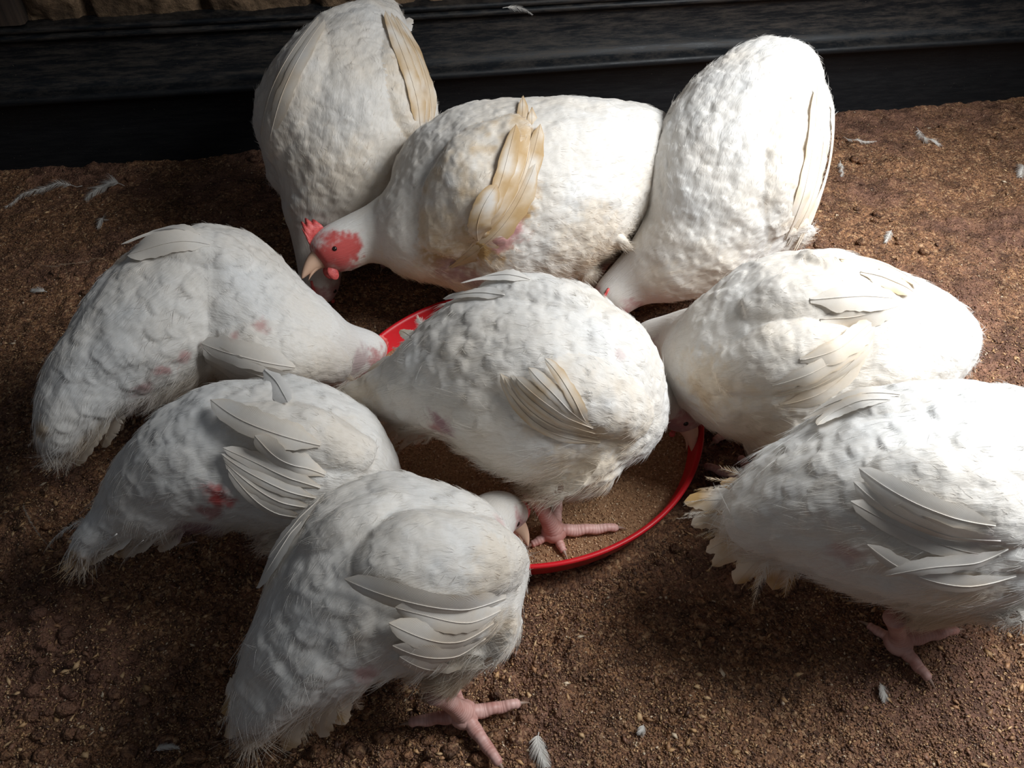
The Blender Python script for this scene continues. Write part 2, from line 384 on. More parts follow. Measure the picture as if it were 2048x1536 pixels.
def build_litter():
    rng = np.random.default_rng(4)
    n = 70000
    px = rng.uniform(-80, 2128, n); py = 150 + (1600 - 150) * rng.uniform(0, 1, n) ** 0.9
    d = np.stack([ray(a, b) for a, b in zip(px, py)]); P = CC + d * (-CAM_H / d[:, 2])[:, None]
    dw = (P - W0) @ WN; r = np.hypot(P[:, 0] - PAN[0], P[:, 1] - PAN[1])
    dens = sstep(-0.5, 0.5, fbm(P, 9, 31, 3))
    keep = (dw > 0.006) & (r > PAN_R + 0.004) & (rng.uniform(0, 1, n) < 0.15 + 0.85 * dens); P = P[keep]; n = len(P)
    P[:, 2] = floor_height(P[:, 0], P[:, 1]) + 0.0008
    big = rng.uniform(0, 1, n) < 0.05
    L = np.where(big, rng.uniform(0.006, 0.014, n), rng.uniform(0.0018, 0.005, n)); W = L * rng.uniform(0.25, 0.6, n)
    pal = np.array([(0.42, 0.25, 0.12), (0.30, 0.16, 0.08), (0.20, 0.10, 0.06), (0.55, 0.36, 0.19), (0.10, 0.05, 0.03), (0.60, 0.48, 0.34)])
    c = pal[rng.choice(6, n, p=[.24, .26, .22, .12, .12, .04])] * rng.uniform(0.9, 1.45, (n, 1))
    o = link('litter_flakes', flakes('litter_flakes', P, L, W, c, rng)); tag(o, 'pale wood shavings and husks strewn over the brown litter', 'litter', kind='stuff')
    n = 150000
    px = rng.uniform(-60, 2108, n); py = 165 + (1590 - 165) * rng.uniform(0, 1, n) ** 0.85
    d = np.stack([ray(a, b) for a, b in zip(px, py)]); P = CC + d * (-CAM_H / d[:, 2])[:, None]
    dw = (P - W0) @ WN; r = np.hypot(P[:, 0] - PAN[0], P[:, 1] - PAN[1])
    dens = sstep(-0.75, 0.45, fbm(P, 7, 131, 3))
    keep = (dw > 0.006) & (r > PAN_R + 0.004) & (rng.uniform(0, 1, n) < 0.25 + 0.75 * dens); P = P[keep]; n = len(P)
    P[:, 2] = floor_height(P[:, 0], P[:, 1]) + 0.0006
    L = np.clip(0.0019 * np.exp(rng.normal(0, 0.45, n)), 0.0008, 0.0065); W = L * rng.uniform(0.55, 1.0, n)
    pal = np.array([(0.22, 0.115, 0.062), (0.30, 0.165, 0.09), (0.08, 0.038, 0.022), (0.42, 0.26, 0.14), (0.15, 0.07, 0.045), (0.60, 0.46, 0.32)])
    c = pal[rng.choice(6, n, p=[.32, .20, .16, .12, .17, .03])] * rng.uniform(0.8, 1.2, (n, 1))
    o = link('litter_crumbs', flakes('litter_crumbs', P, L, W, c, rng, 0.5, thick=0.45)); tag(o, 'fine brown crumbs of dry litter covering the floor', 'litter', kind='stuff')
    # clods
    n = 2200; px = rng.uniform(-60, 2110, n); py = rng.uniform(170, 1580, n)
    bag = Bag(); 
    for a, b in zip(px, py):
        p = at(a, b, 0)
        if (p - W0) @ WN < 0.012 or math.hypot(*(p - PAN)[:2]) < PAN_R + 0.015: continue
        if fbm(p[None], 6, 63, 2)[0] < -0.05: continue
        rr = rng.uniform(0.002, 0.0075) if rng.uniform() < 0.85 else rng.uniform(0.007, 0.012)
        th = np.linspace(0, math.pi, 6); ph = np.linspace(0, 2 * math.pi, 9)[:-1]
        q = np.array([[math.sin(t) * math.cos(f), math.sin(t) * math.sin(f), math.cos(t) * 0.6] for t in th for f in ph])
        q = q * rr * (1 + 0.45 * noise(q * 0.01 + p, 300 * 0.004 / rr, 2))[:, None] * [1, rng.uniform(.6, 1), 1]
        p[2] = floor_height(p[:1], p[1:2])[0] + rr * 0.2
        bag.add(q + p, grid_quads(6, 8, True))
    V, Q, T, U = bag.out()
    o = link('litter_clods', make_mesh('litter_clods', V, Q, M_FLOOR)); tag(o, 'dark crumbly clods of caked litter on the floor', 'litter', kind='stuff')
build_litter()

# ------------------------------------------------------------------ the red pan and its feed
def build_pan():
    root = link('feed_pan', None); root.location = PAN
    tag(root, 'round shallow red plastic feed pan in the middle of the flock', 'feed pan')
    R = PAN_R; hgt = 0.045
    prof = [(0.0, 0.004), (R * 0.5, 0.004), (R - 0.028, 0.004), (R - 0.020, 0.006), (R - 0.015, 0.012), (R - 0.0065, hgt - 0.004), (R - 0.0045, hgt - 0.0008), (R - 0.0018, hgt),
            (R + 0.0004, hgt - 0.0012), (R + 0.0004, hgt - 0.0045), (R - 0.003, hgt - 0.006), (R - 0.011, 0.012), (R - 0.017, 0.003), (R - 0.026, 0.0), (R * 0.5, 0.0), (0.0, 0.0)]
    n = 180; a = np.linspace(0, 2 * math.pi, n, endpoint=False)
    P = np.array(prof)
    V = np.stack([P[:, 0][:, None] * np.cos(a), P[:, 0][:, None] * np.sin(a), P[:, 1][:, None] * np.ones(n)], -1).reshape(-1, 3)
    o = link('pan_body', make_mesh('pan_body', V, grid_quads(len(P), n, True)[:, ::-1], M_PAN), root)
    # feed
    rng = np.random.default_rng(8)
    rr = np.linspace(0.0, R - 0.0135, 60); A, B = np.meshgrid(rr, a, indexing='ij')
    x = (A * np.cos(B)).ravel(); y = (A * np.sin(B)).ravel(); p = np.stack([x, y, 0 * x], 1)
    def fz(p):
        return 0.0155 + 0.003 * fbm(p, 14, 3, 3) + 0.0012 * fbm(p, 90, 7, 2)
    V = p.copy(); V[:, 2] = fz(p)
    fo = link('chicken_feed', make_mesh('chicken_feed', V + PAN, grid_quads(60, n, True), M_FEED))
    tag(fo, 'brown crumbled chicken feed spread in the red pan', 'feed', kind='stuff')
    m = 15000; r_ = (R - 0.018) * np.sqrt(rng.uniform(0, 1, m)); t_ = rng.uniform(0, 2 * math.pi, m)
    q = np.stack([r_ * np.cos(t_), r_ * np.sin(t_), 0 * r_], 1); q[:, 2] = fz(q) + 0.0006
    pal = np.array([(0.66, 0.40, 0.21), (0.48, 0.26, 0.13), (0.78, 0.54, 0.32), (0.22, 0.11, 0.05), (0.82, 0.64, 0.44)])
    c = pal[rng.choice(5, m, p=[.32, .3, .2, .1, .08])] * rng.uniform(0.75, 1.1, (m, 1))
    L = rng.uniform(0.0015, 0.0042, m)
    gm = link('feed_crumbs', flakes('feed_crumbs', q + PAN, L, L * rng.uniform(0.35, 0.7, m), c, rng, 0.4), fo)
    gm['kind'] = 'stuff'
build_pan()

# ------------------------------------------------------------------ feathers
def blade(path, normal, width, ns=7, bulge=0.16, fold=None, tipw=0.75, seed=0, ragged=0.0):
    """one long feather: vane and shaft along a 3-D path; normal = the side it shows"""
    P = np.asarray(path, float); n = len(P); t = np.linspace(0, 1, n)
    T = nrm(np.gradient(P, axis=0)); N = nrm(normal - T * (normal * T).sum(1)[:, None]); S = np.cross(T, N)
    w = width / 2 * np.clip(0.22 + 0.78 * sstep(0, 0.28, t), 0, 1) * np.where(t > tipw, np.sqrt(np.clip(1 - ((t - tipw) / (1 - tipw)) ** 2.2, 0, 1)) * 0.97 + 0.03, 1)
    s = np.linspace(-1, 1, ns); rng = np.random.default_rng(seed)
    edge = 1 + ragged * rng.normal(0, 0.5, (n, 2))
    off = s[None] * w[:, None] * np.where(s < 0, 0.8, 1.1)[None] * np.where(np.abs(s) > 0.9, np.where(s < 0, edge[:, :1], edge[:, 1:]), 1)
    hh = -bulge * np.abs(s)[None] ** 2 * w[:, None] * 1.2
    V = P[:, None] + S[:, None] * off[..., None] + N[:, None] * hh[..., None]
    uv = np.stack([np.broadcast_to((s + 1) / 2, (n, ns)), np.broadcast_to(t[:, None], (n, ns))], -1).reshape(-1, 2)
    bag = Bag(); bag.add(V.reshape(-1, 3), grid_quads(n, ns), None, uv)
    C = P + N * 0.0003; r = 0.00055 * (1 - 0.75 * t) * min(1.0, width / 0.016)
    v, q, tr = loft(C, r, r, S, N, 6); bag.add(v, q, tr, np.full((len(v), 2), 0.5))
    return bag
def wispy(path, normal, width, seed=0, nb=70, droop=0.25):
    """a frayed feather: a thin shaft carrying separate barbs"""
    P = np.asarray(path, float); n = len(P); rng = np.random.default_rng(seed)
    T = nrm(np.gradient(P, axis=0)); N = nrm(normal - T * (normal * T).sum(1)[:, None]); S = np.cross(T, N)
    bag = Bag(); C = P; t = np.linspace(0, 1, n); r = 0.0005 * (1 - 0.8 * t) * min(1.4, width / 0.012)
    v, q, tr = loft(C, r, r, S, N, 5); bag.add(v, q, tr, np.full((len(v), 2), 0.5))
    tb = np.sort(rng.uniform(0.12, 0.98, nb * 2)); sd = np.where(rng.uniform(0, 1, nb * 2) < 0.5, -1.0, 1.0)
    fi = tb * (n - 1); i0 = np.clip(fi.astype(int), 0, n - 2); f = (fi - i0)[:, None]
    lp = lambda A: A[i0] * (1 - f) + A[i0 + 1] * f
    B, Tb, Nb, Sb = lp(P), nrm(lp(T)), nrm(lp(N)), nrm(lp(S))
    L = width * 0.5 * rng.uniform(0.45, 1.25, nb * 2) * (0.35 + 0.65 * np.sin(math.pi * np.clip(tb, 0, 1) ** 0.7))
    d = nrm(Sb * sd[:, None] + Tb * (0.7 + 0.9 * tb[:, None]) + Nb * rng.normal(0, 0.18, (nb * 2, 1)))
    k = 5; s_ = np.linspace(0, 1, k); V = []
    W = 0.00022 + 0.00025 * rng.uniform(0, 1, nb * 2)
    for j in range(k):
        c = B + d * (L * 1.25 * s_[j])[:, None] + Tb * (L * 0.35 * s_[j] ** 2)[:, None] - Nb * (L * droop * s_[j] ** 2)[:, None]
        w = (W * (1 - 0.8 * s_[j]))[:, None]; V += [c - Tb * w, c + Tb * w]
    V = np.stack(V, 1).reshape(-1, 3); q = np.array([[2 * j, 2 * j + 1, 2 * j + 3, 2 * j + 2] for j in range(k - 1)])
    Q = (q[None] + 2 * k * np.arange(nb * 2)[:, None, None]).reshape(-1, 4); uv = np.stack([np.full(len(V), 0.5), np.repeat(tb, 2 * k)], 1)
    bag.add(V, Q, None, uv); return bag
def bez(pts, n):
    t = np.linspace(0, 1, n)[:, None]
    if len(pts) == 2: return pts[0] * (1 - t) + pts[1] * t
    a, b, c = pts; return a * (1 - t) ** 2 + 2 * b * t * (1 - t) + c * t ** 2

def relief(V, Nn, P, F, NN, L, W, amp, rng):
    """height of overlapping feathers over mesh points: each one a soft shingle, the highest wins"""
    from mathutils.kdtree import KDTree
    kd = KDTree(len(V))
    for i, v in enumerate(V): kd.insert(v, i)
    kd.balance(); H = np.zeros(len(V)); S = nrm(np.cross(NN, F)); a = amp * rng.uniform(0.6, 1.35, len(P)); tw = rng.normal(0, 0.22, len(P))
    for k in range(len(P)):
        hit = kd.find_range(P[k], L[k] * 0.62)
        if not hit: continue
        ix = np.array([h[1] for h in hit]); d = V[ix] - P[k]
        c, s_ = math.cos(tw[k]), math.sin(tw[k]); f = F[k] * c + S[k] * s_; sd = S[k] * c - F[k] * s_
        t = (d @ f) / L[k] + 0.5; x = (d @ sd) / (W[k] * 0.5)
        w = np.where(t > 0.5, np.sqrt(np.clip(1 - ((t - .5) / .5) ** 2, 0, 1)), 0.6 + 0.4 * np.clip(t, 0, 1) / .5)
        e = np.abs(x) / np.maximum(w, 1e-3); ok = (e < 1) & (t > 0) & (t < 1) & ((Nn[ix] @ NN[k]) > 0.2)
        h = L[k] * a[k] * (0.25 + 0.9 * t) * np.clip(1 - e ** 2.2, 0, 1) ** 0.65 * np.clip((1 - t) / 0.12, 0, 1) ** 0.6
        H[ix] = np.maximum(H[ix], np.where(ok, h, 0))
    return H
def poisson(P, rad, rng):
    order = rng.permutation(len(P)); cell = float(rad.max()); gridd = {}; keep = []
    keys = np.floor(P / cell).astype(int)
    for i in order:
        kx, ky, kz = keys[i]; ok = True
        for dx in (-1, 0, 1):
            for dy in (-1, 0, 1):
                for dz in (-1, 0, 1):
                    for j in gridd.get((kx + dx, ky + dy, kz + dz), ()):
                        d = P[i] - P[j]
                        if d @ d < (rad[i] * rad[i]): ok = False; break
                    if not ok: break
                if not ok: break
            if not ok: break
        if ok: gridd.setdefault((kx, ky, kz), []).append(i); keep.append(i)
    return np.array(keep)

def curves_obj(name, roots, dirs, nrmls, length, tint, rng, parent, npts=5, radius=0.00016, droop=0.3, wave=0.25, lie=None):
    n = len(roots); t = np.linspace(0, 1, npts); lie = np.ones(n) if lie is None else lie
    g_ = np.array([0, 0, -1.0])
    side = nrm(np.cross(dirs, nrmls)) * rng.normal(0, wave, (n, 1))
    L = length[:, None, None]; tt = t[None, :, None]
    P = roots[:, None] - nrmls[:, None] * 0.001 + L * (dirs[:, None] * tt + nrmls[:, None] * lie[:, None, None] * (0.42 * tt - 0.34 * tt ** 2) + g_ * droop * tt ** 2 * 0.5 + side[:, None] * tt ** 1.5)
    hc = bpy.data.hair_curves.new(name); hc.add_curves([npts] * n)
    hc.attributes['position'].data.foreach_set('vector', P.astype(np.float32).ravel())
    ra = hc.attributes.get('radius') or hc.attributes.new('radius', 'FLOAT', 'POINT')
    ra.data.foreach_set('value', np.tile(radius * (1 - 0.8 * t ** 1.5), n).astype(np.float32))
    c = np.ones((n, 4), np.float32); c[:, :3] = tint
    a = hc.attributes.new('tint', 'FLOAT_COLOR', 'CURVE'); a.data.foreach_set('color', c.ravel())
    hc.materials.append(M_HAIR)
    return link(name, hc, parent)

# ------------------------------------------------------------------ chickens
WHITE = np.array([0.83, 0.82, 0.80]); CREAM = np.array([0.80, 0.67, 0.51]); OCHRE = np.array([0.50, 0.31, 0.12])
DIRT = np.array([0.26, 0.16, 0.09]); PINK = np.array([0.56, 0.29, 0.28]); RED = np.array([0.62, 0.10, 0.09]); MAUVE = np.array([0.42, 0.25, 0.27])
TINTS = dict(cream=CREAM, ochre=OCHRE, dirt=DIRT, pink=PINK, red=RED, mauve=MAUVE, white=WHITE)

def voxel_mesh(V, Q, T, size):
    m = make_mesh('tmp', V, Q, T=T); o = link('tmp', m)
    md = o.modifiers.new('r', 'REMESH'); md.mode = 'VOXEL'; md.voxel_size = size; md.use_smooth_shade = True
    sm = o.modifiers.new('s', 'SMOOTH'); sm.factor = 0.5; sm.iterations = 18
    dg = bpy.context.evaluated_depsgraph_get(); ev = o.evaluated_get(dg); me = bpy.data.meshes.new_from_object(ev)
    bpy.data.objects.remove(o); bpy.data.meshes.remove(m)
    nv = len(me.vertices); v = np.empty(nv * 3, np.float32); me.vertices.foreach_get('co', v)
    nn = np.empty(nv * 3, np.float32); me.vertices.foreach_get('normal', nn)
    nl = len(me.loops); l = np.empty(nl, np.int32); me.loops.foreach_get('vertex_index', l)
    tot = np.empty(len(me.polygons), np.int32); me.polygons.foreach_get('loop_total', tot)
    st = np.empty(len(me.polygons), np.int32); me.polygons.foreach_get('loop_start', st)
    q = np.stack([l[st[tot == 4] + i] for i in range(4)], -1); t3 = np.stack([l[st[tot == 3] + i] for i in range(3)], -1) if (tot == 3).any() else np.zeros((0, 3), int)
    bpy.data.meshes.remove(me)
    return v.reshape(-1, 3).astype(float), nn.reshape(-1, 3).astype(float), q, t3

class Surface:
    def __init__(s, V, Q, T):
        polys = [tuple(map(int, f)) for f in Q] + [tuple(map(int, f)) for f in T]
        s.b = BVHTree.FromPolygons([tuple(v) for v in V], polys)
    def hit(s, px, py):
        d = nrm(ray(px, py)); h = s.b.ray_cast(Vector(CC), Vector(d))
        if h[0] is None: return None
        n = np.array(h[1]); n = -n if n @ d > 0 else n
        return (np.array(h[0]), n, h[3])
    def near(s, p):
        h = s.b.find_nearest(Vector(p)); return np.array(h[0]), np.array(h[1])
    def trace(s, pix, soft=3):
        """follow the surface under a path of photo spots; past its edge keep the last distance"""
        out = []; nn = []; last = None
        hits = [s.hit(*p) for p in pix]
        ok = [i for i, h in enumerate(hits) if h is not None]
        if not ok: return None
        for i, p in enumerate(pix):
            h = hits[i]
            if h is None:
                j = min(ok, key=lambda k: abs(k - i)); dist = hits[j][2]
                d = nrm(ray(*p)); out.append(CC + d * dist); nn.append(hits[j][1])
            else: out.append(h[0]); nn.append(h[1])
        P = np.array(out); N = np.array(nn)
        for _ in range(soft):
            if len(P) > 3:
                P[1:-1] = P[1:-1] * 0.5 + (P[:-2] + P[2:]) * 0.25; N[1:-1] = N[1:-1] * 0.5 + (N[:-2] + N[2:]) * 0.25
        return P, nrm(N)

def tint_of(p, spots, base, seed):
    """colour of the plumage at points: white with cream, ochre and dirt marks of the bird; base also carries painted bounce light"""
    n1 = fbm(p, 16, seed, 3); n2 = fbm(p, 130, seed + 5, 3, 0.7)
    c = WHITE * np.ones((len(p), 1))
    k = np.clip(base + 0.28 * n1 + 0.05 * n2, 0, 1)[:, None] * 0.8
    c = c * (1 - k) + CREAM * k
    for (kind, q, r, st) in spots:
        d = np.linalg.norm(p - q, axis=1) / r + 0.30 * fbm(p, 55, seed + 13, 2)
        m = np.clip(sstep(1.15, 0.25, d + 0.30 * n2 + 0.15 * n1) * st, 0, 1)[:, None]
        c = c * (1 - m) + TINTS[kind] * m
    return c

def foot(name, root, hock, base, toes, ground, hr=0.0075):
    """scaly leg: shank from hock to foot, three forward toes and a hind toe, each with a claw"""
    hock = np.asarray(hock, float); base = np.asarray(base, float).copy(); base[2] = ground + 0.011
    bag = Bag()
    k = 14; t = np.linspace(0, 1, k); C = hock[None] * (1 - t)[:, None] + base[None] * t[:, None]
    r = hr * (1.30 - 0.42 * np.sin(math.pi * np.clip(t * 0.9 + 0.05, 0, 1)) + 0.12 * sstep(0.8, 1, t))
    v, q, tr = tube(C, r, 14); L = np.linalg.norm(hock - base)
    uv = np.stack([np.zeros(len(v)), np.concatenate([np.repeat(t, 14), [0, 1]]) * L / 0.0034], 1); bag.add(v, q, tr, uv)
    th = np.linspace(0, math.pi, 9); ph = np.linspace(0, 2 * math.pi, 15)[:-1]
    sph = np.array([[math.sin(a) * math.cos(b), math.sin(a) * math.sin(b), math.cos(a)] for a in th for b in ph])
    bag.add(sph * [0.0145, 0.0145, 0.0105] + base - [0, 0, 0.001], grid_quads(9, 14, True)[:, ::-1])
    claws = []
    for tip in toes:
        tip = np.asarray(tip, float).copy(); L = np.linalg.norm((tip - base)[:2]); tip[2] = ground + 0.0055
        k = 22; t = np.linspace(0, 1, k); C = base[None] * (1 - t)[:, None] + tip[None] * t[:, None]
        C[:, 2] = ground + 0.0062 + 0.0045 * (1 - t) ** 2 + 0.0022 * np.sin(t * math.pi * 3) ** 2 * (L > 0.035)
        rr = 0.0078 * (1 - 0.42 * t) * (1 + 0.06 * np.cos(t * math.pi * 6)) * (0.85 if L < 0.035 else 1)
        rr[-1] *= 0.6
        v, q, tr = tube(C, rr, 12, 0.92); uv = np.stack([np.zeros(len(v)), np.concatenate([np.repeat(t, 12), [0, 1]]) * L / 0.0036], 1)
        bag.add(v, q, tr, uv)
        d = nrm(tip - base); m = 8; tc = np.linspace(0, 1, m)
        Cc = tip[None] + d[None] * (tc[:, None] * 0.012 - 0.002); Cc[:, 2] = tip[2] + 0.001 - 0.0045 * tc ** 2
        claws.append(tube(Cc, 0.0026 * (1 - 0.9 * tc), 8))
    # webs between the forward toes at the root
    for a, b in zip(toes[:-2], toes[1:-1]):
        a = np.asarray(a, float); b = np.asarray(b, float)
        A = base + (a - base) * 0.34; B = base + (b - base) * 0.34; m = (A + B) / 2 * 0.7 + base * 0.3
        s_ = np.linspace(0, 1, 7)[:, None]; edge = A * (1 - s_) ** 2 + 2 * m * s_ * (1 - s_) + B * s_ ** 2
        edge[:, 2] = ground + 0.006; e0 = np.repeat(base[None], 7, 0); e0[:, 2] = ground + 0.010
        bag.add(np.vstack([e0, e0 * .5 + edge * .5, edge]), grid_quads(3, 7))
    V, Q, T, U = bag.out()
    o = link('leg', make_mesh('leg', V, Q, M_LEG, T=T, uv=U), root)
    for v, q, tr in claws: link('claw', make_mesh('claw', v, q, M_CLAW, T=tr), o)
    return o

def chicken(sp):
    seed = sp['seed']; rng = np.random.default_rng(seed)
    st = []
    for (px, py, z, r) in sp['spine']:
        p = at(px, py, z); st.append([*p, r / ppm(p)])
    st = np.array(st); ci = sp.get('chest', len(st) - 5)
    h = st[ci, :3] - st[1, :3]; h[2] = 0; h = nrm(h); S0 = np.cross(h, Z)
    D = catmull(st, 140); C = D[:, :3]; R = np.maximum(D[:, 3], 0.006); T, S, N = frames(C, S0)
    R[0] *= 0.3; R[1] *= 0.75; R[-1] *= 0.35; R[-2] *= 0.8
    asp = sp.get('wide', 1.0)
    bag = Bag(); v, q, t = loft(C, R * asp, R * sp.get('deep', 1.0), S, N, 56); bag.add(v, q, t)
    # thighs
    gz = sp.get('ground', 0.0)
    ic = sp.get('hip', 0.42); i0 = int(ic * 139); hipc = C[i0]; rb = R[i0]
    legs = []
    for sgn in (1, -1):
        spec = sp.get('leg_r' if sgn > 0 else 'leg_l')
        if spec:
            base = at(*spec['base'], gz + 0.011); toes = [at(a, b, gz + 0.0055) for a, b in spec['toes']]
            hock = at(*spec['hock'])
        else:
            base = hipc + S0 * sgn * rb * 0.42 + h * rb * 0.10; base[2] = gz
            hock = base - h * 0.022; hock[2] = gz + 0.065
            a0 = math.atan2(h[1], h[0]); tl = [0.048, 0.060, 0.050, 0.022]
            toes = [base + l * np.array([math.cos(a0 + an), math.sin(a0 + an), 0]) for l, an in zip(tl, (0.62, 0.0, -0.62, math.pi - sgn * 0.3))]
        hip = hipc + S0 * sgn * rb * 0.50 - Z * rb * 0.35
        knee = hip + h * rb * 0.30 - Z * rb * 0.25
        tt = np.linspace(0, 1, 12); path = bez([hip, knee, hock + (hip - hock) * 0.12], 12)
        rad = rb * 0.52 * (1 - tt) ** 0.8 + 0.013
        v, q, t = tube(path, rad, 20); bag.add(v, q, t)
        legs.append((hock, base, toes))
    V, Q, Tt, _ = bag.out(); V, Nn, Q, Tt = voxel_mesh(V, Q, Tt, 0.0045); surf0 = Surface(V, Q, Tt)
    # folded wings: a rounded pad of coverts, grown into the flank
    wings = []
    for w in sp.get('wings', []):
        (x0, y0), (x1, y1), wpx, thick = w['pad']
        mid = w.get('mid'); pts = [np.array([x0, y0], float)] + ([np.array(mid, float)] if mid else []) + [np.array([x1, y1], float)]
        NA, NB = 30, 40; tr_ = surf0.trace(bez(pts, NA), 8)
        if tr_ is None: continue
        P, NN = tr_; tt = np.linspace(0, 1, NA); TT = nrm(np.gradient(P, axis=0)); NN = nrm(NN - TT * (NN * TT).sum(1)[:, None]); SD = np.cross(TT, NN)
        prof = np.clip(np.sin(math.pi * np.clip(0.10 + 0.88 * tt ** 1.15, 0, 1)), 0, 1) ** 0.62
        rw = wpx / np.array([ppm(p_) for p_ in P]) * prof + 0.001; rn = thick * 0.9 * prof + 0.0006
        a = np.linspace(0, 2 * math.pi, NB, endpoint=False); ring = []
        for i in range(NA):
            row = []
            for an in a:
                p_ = P[i] + SD[i] * rw[i] * math.cos(an); s1, s2 = surf0.near(p_); sn = math.sin(an)
                if np.linalg.norm(s1 - p_) > rw[i] * 0.6: s1 = p_; s2 = NN[i]
                row.append(s1 + s2 * (rn[i] * sn ** 1.5 if sn > 0 else 0.8 * rn[i] * sn))
            ring.append(row)
        Vw = np.array(ring).reshape(-1, 3); Vw = np.vstack([Vw, P[0], P[-1]]); j = np.arange(NB); nb_ = NA * NB
        Tw = np.vstack([np.stack([np.full(NB, nb_), (j + 1) % NB, j], -1), np.stack([np.full(NB, nb_ + 1), nb_ - NB + j, nb_ - NB + (j + 1) % NB], -1)])
        bag.add(Vw, grid_quads(NA, NB, True), Tw); wings.append((w, P, NN, TT, SD, rw, rn))
    V, Q, Tt, _ = bag.out(); V, Nn, Q, Tt = voxel_mesh(V, Q, Tt, 0.0021)
    def pad_of(X):                          # which wing a point lies on (-1: none), and how far along it
        best = np.full(len(X), -1); al = np.zeros(len(X)); sc = np.full(len(X), 1.0)
        for wi, (w, P, NN, TT, SD, rw, rn) in enumerate(wings):
            dd = ((X[:, None] - P[None]) ** 2).sum(-1); j = dd.argmin(1); d = X - P[j]
            q_ = (np.abs((d * SD[j]).sum(1)) / (rw[j] * 1.02)) ** 2 + (np.clip(np.abs((d * TT[j]).sum(1)) - 0.003, 0, 1) / 0.006) ** 2 + np.where((d * NN[j]).sum(1) < -0.028, 9, 0)
            m = q_ < sc; best[m] = wi; al[m] = (j / (len(P) - 1.0))[m]; sc[m] = q_[m]
        return best, al
    root = link('chicken', None); bx = hipc.copy(); bx[2] = gz
    root.location = bx
    root.rotation_euler = (0, 0, math.atan2(h[1], h[0]))
    bpy.context.view_layer.update(); inv = root.matrix_world.inverted()
    tag(root, sp['label'], 'chicken', 'white broiler chickens around the feed pan')
    def nearest_u(P):
        out = np.empty(len(P), int)
        for k in range(0, len(P), 4000):
            q = P[k:k + 4000]; dd = ((q[:, None] - C[None]) ** 2).sum(-1) / (R[None] ** 2 + 0.0008); out[k:k + 4000] = dd.argmin(1)
        return out
    # plumage relief: soft lumps that follow the tracts
    iu = nearest_u(V); u = iu / 139.0; rel = (V - C[iu]); dors = (rel * N[iu]).sum(1) / R[iu]
    body_w = sstep(0.80, 0.55, u)
    V = V + Nn * (0.0035 * body_w * fbm(V, 22, seed, 2) + 0.0011 * body_w * fbm(V, 95, seed + 3, 2))[:, None]
    def sample(Vm, Qm, Tm, n):
        tri = np.vstack([Qm[:, :3], Qm[:, [0, 2, 3]], Tm]) if len(Tm) else np.vstack([Qm[:, :3], Qm[:, [0, 2, 3]]])
        a_, b_, c_ = Vm[tri[:, 0]], Vm[tri[:, 1]], Vm[tri[:, 2]]; cr = np.cross(b_ - a_, c_ - a_); ar = np.linalg.norm(cr, axis=1)
        k = rng.choice(len(tri), n, p=ar / ar.sum()); r1 = np.sqrt(rng.uniform(0, 1, n)); r2 = rng.uniform(0, 1, n)
        P = a_[k] * (1 - r1)[:, None] + b_[k] * (r1 * (1 - r2))[:, None] + c_[k] * (r1 * r2)[:, None]
        return P, nrm(cr[k])
    def flow(P, NN, i2):
        d = -T[i2]; dz = ((P - C[i2]) * N[i2]).sum(1) / R[i2]
        d = d + np.array([0, 0, -0.75]) * sstep(0.6, -0.4, dz)[:, None] * sstep(0.9, 0.6, i2 / 139.0)[:, None]
        d = d + 0.30 * np.stack([noise(P, 28, seed + 41), noise(P, 28, seed + 42), noise(P, 28, seed + 43)], 1)
        wi, al = pad_of(P)
        for k, wg in enumerate(wings):
            m = wi == k
            if m.any(): d[m] = wg[3][np.round(al[m] * (len(wg[1]) - 1)).astype(int)] + 0.12 * d[m]
        return nrm(d - NN * (d * NN).sum(1)[:, None])
    # contour feathers as relief: small on the neck, long on the rump, loose fluff below
    P, NN = sample(V, Q, Tt, 9000); i2 = nearest_u(P); uu = i2 / 139.0; dz = ((P - C[i2]) * N[i2]).sum(1) / R[i2]
    Ls = np.interp(uu, [0, .12, .3, .5, .62, .72, .8], [.040, .042, .036, .031, .025, .018, .012]) * sp.get('fsize', 1.0) * (1 + 0.3 * noise(P, 14, seed + 9))
    wi_, al_ = pad_of(P); Ls = np.where(wi_ >= 0, np.interp(al_, [0, .3, .7, 1], [.013, .020, .030, .036]), Ls)
    keep = ((dz > -0.65 + 0.3 * noise(P, 20, seed)) & (uu < 0.80)) | (wi_ >= 0)
    P, NN, i2, Ls, dz, uu = P[keep], NN[keep], i2[keep], Ls[keep], dz[keep], uu[keep]
    k = poisson(P, Ls * 0.40, rng); P, NN, i2, Ls, dz, uu = P[k], NN[k], i2[k], Ls[k], dz[k], uu[k]
    FP, FN, FL, FF = P, NN, Ls, flow(P, NN, i2); Fdz, Fu = dz, uu
    amp = 0.066 * sp.get('rel', 0.8) * (0.30 + 0.70 * sstep(-0.5, 0.1, dz)) * sstep(0.80, 0.55, uu) * (0.3 + 0.7 * sstep(0.0, 0.12, uu)) + 0.004; amp = np.where(pad_of(P)[0] >= 0, 0.055 * sp.get('rel', 0.8), amp)
    V = V + Nn * relief(V, Nn, P, FF, NN, Ls, Ls * 0.74, amp, rng)[:, None]
    surf = Surface(V, Q, Tt)
    spots = []; spx = np.array([[1024 + FPX * (c_ - CC) @ RT / ((c_ - CC) @ FW), 768 - FPX * (c_ - CC) @ UP / ((c_ - CC) @ FW)] for c_ in C])
    for (kind, px, py, r, s_) in sp.get('spots', []):
        hh = surf.hit(px, py)
        if hh is not None: q_ = hh[0]
        else:
            j_ = int(((spx - [px, py]) ** 2).sum(1).argmin()); q_ = CC + ray(px, py) * ((C[j_] - CC) @ FW)
        spots.append((kind, q_, r / ppm(q_), s_))
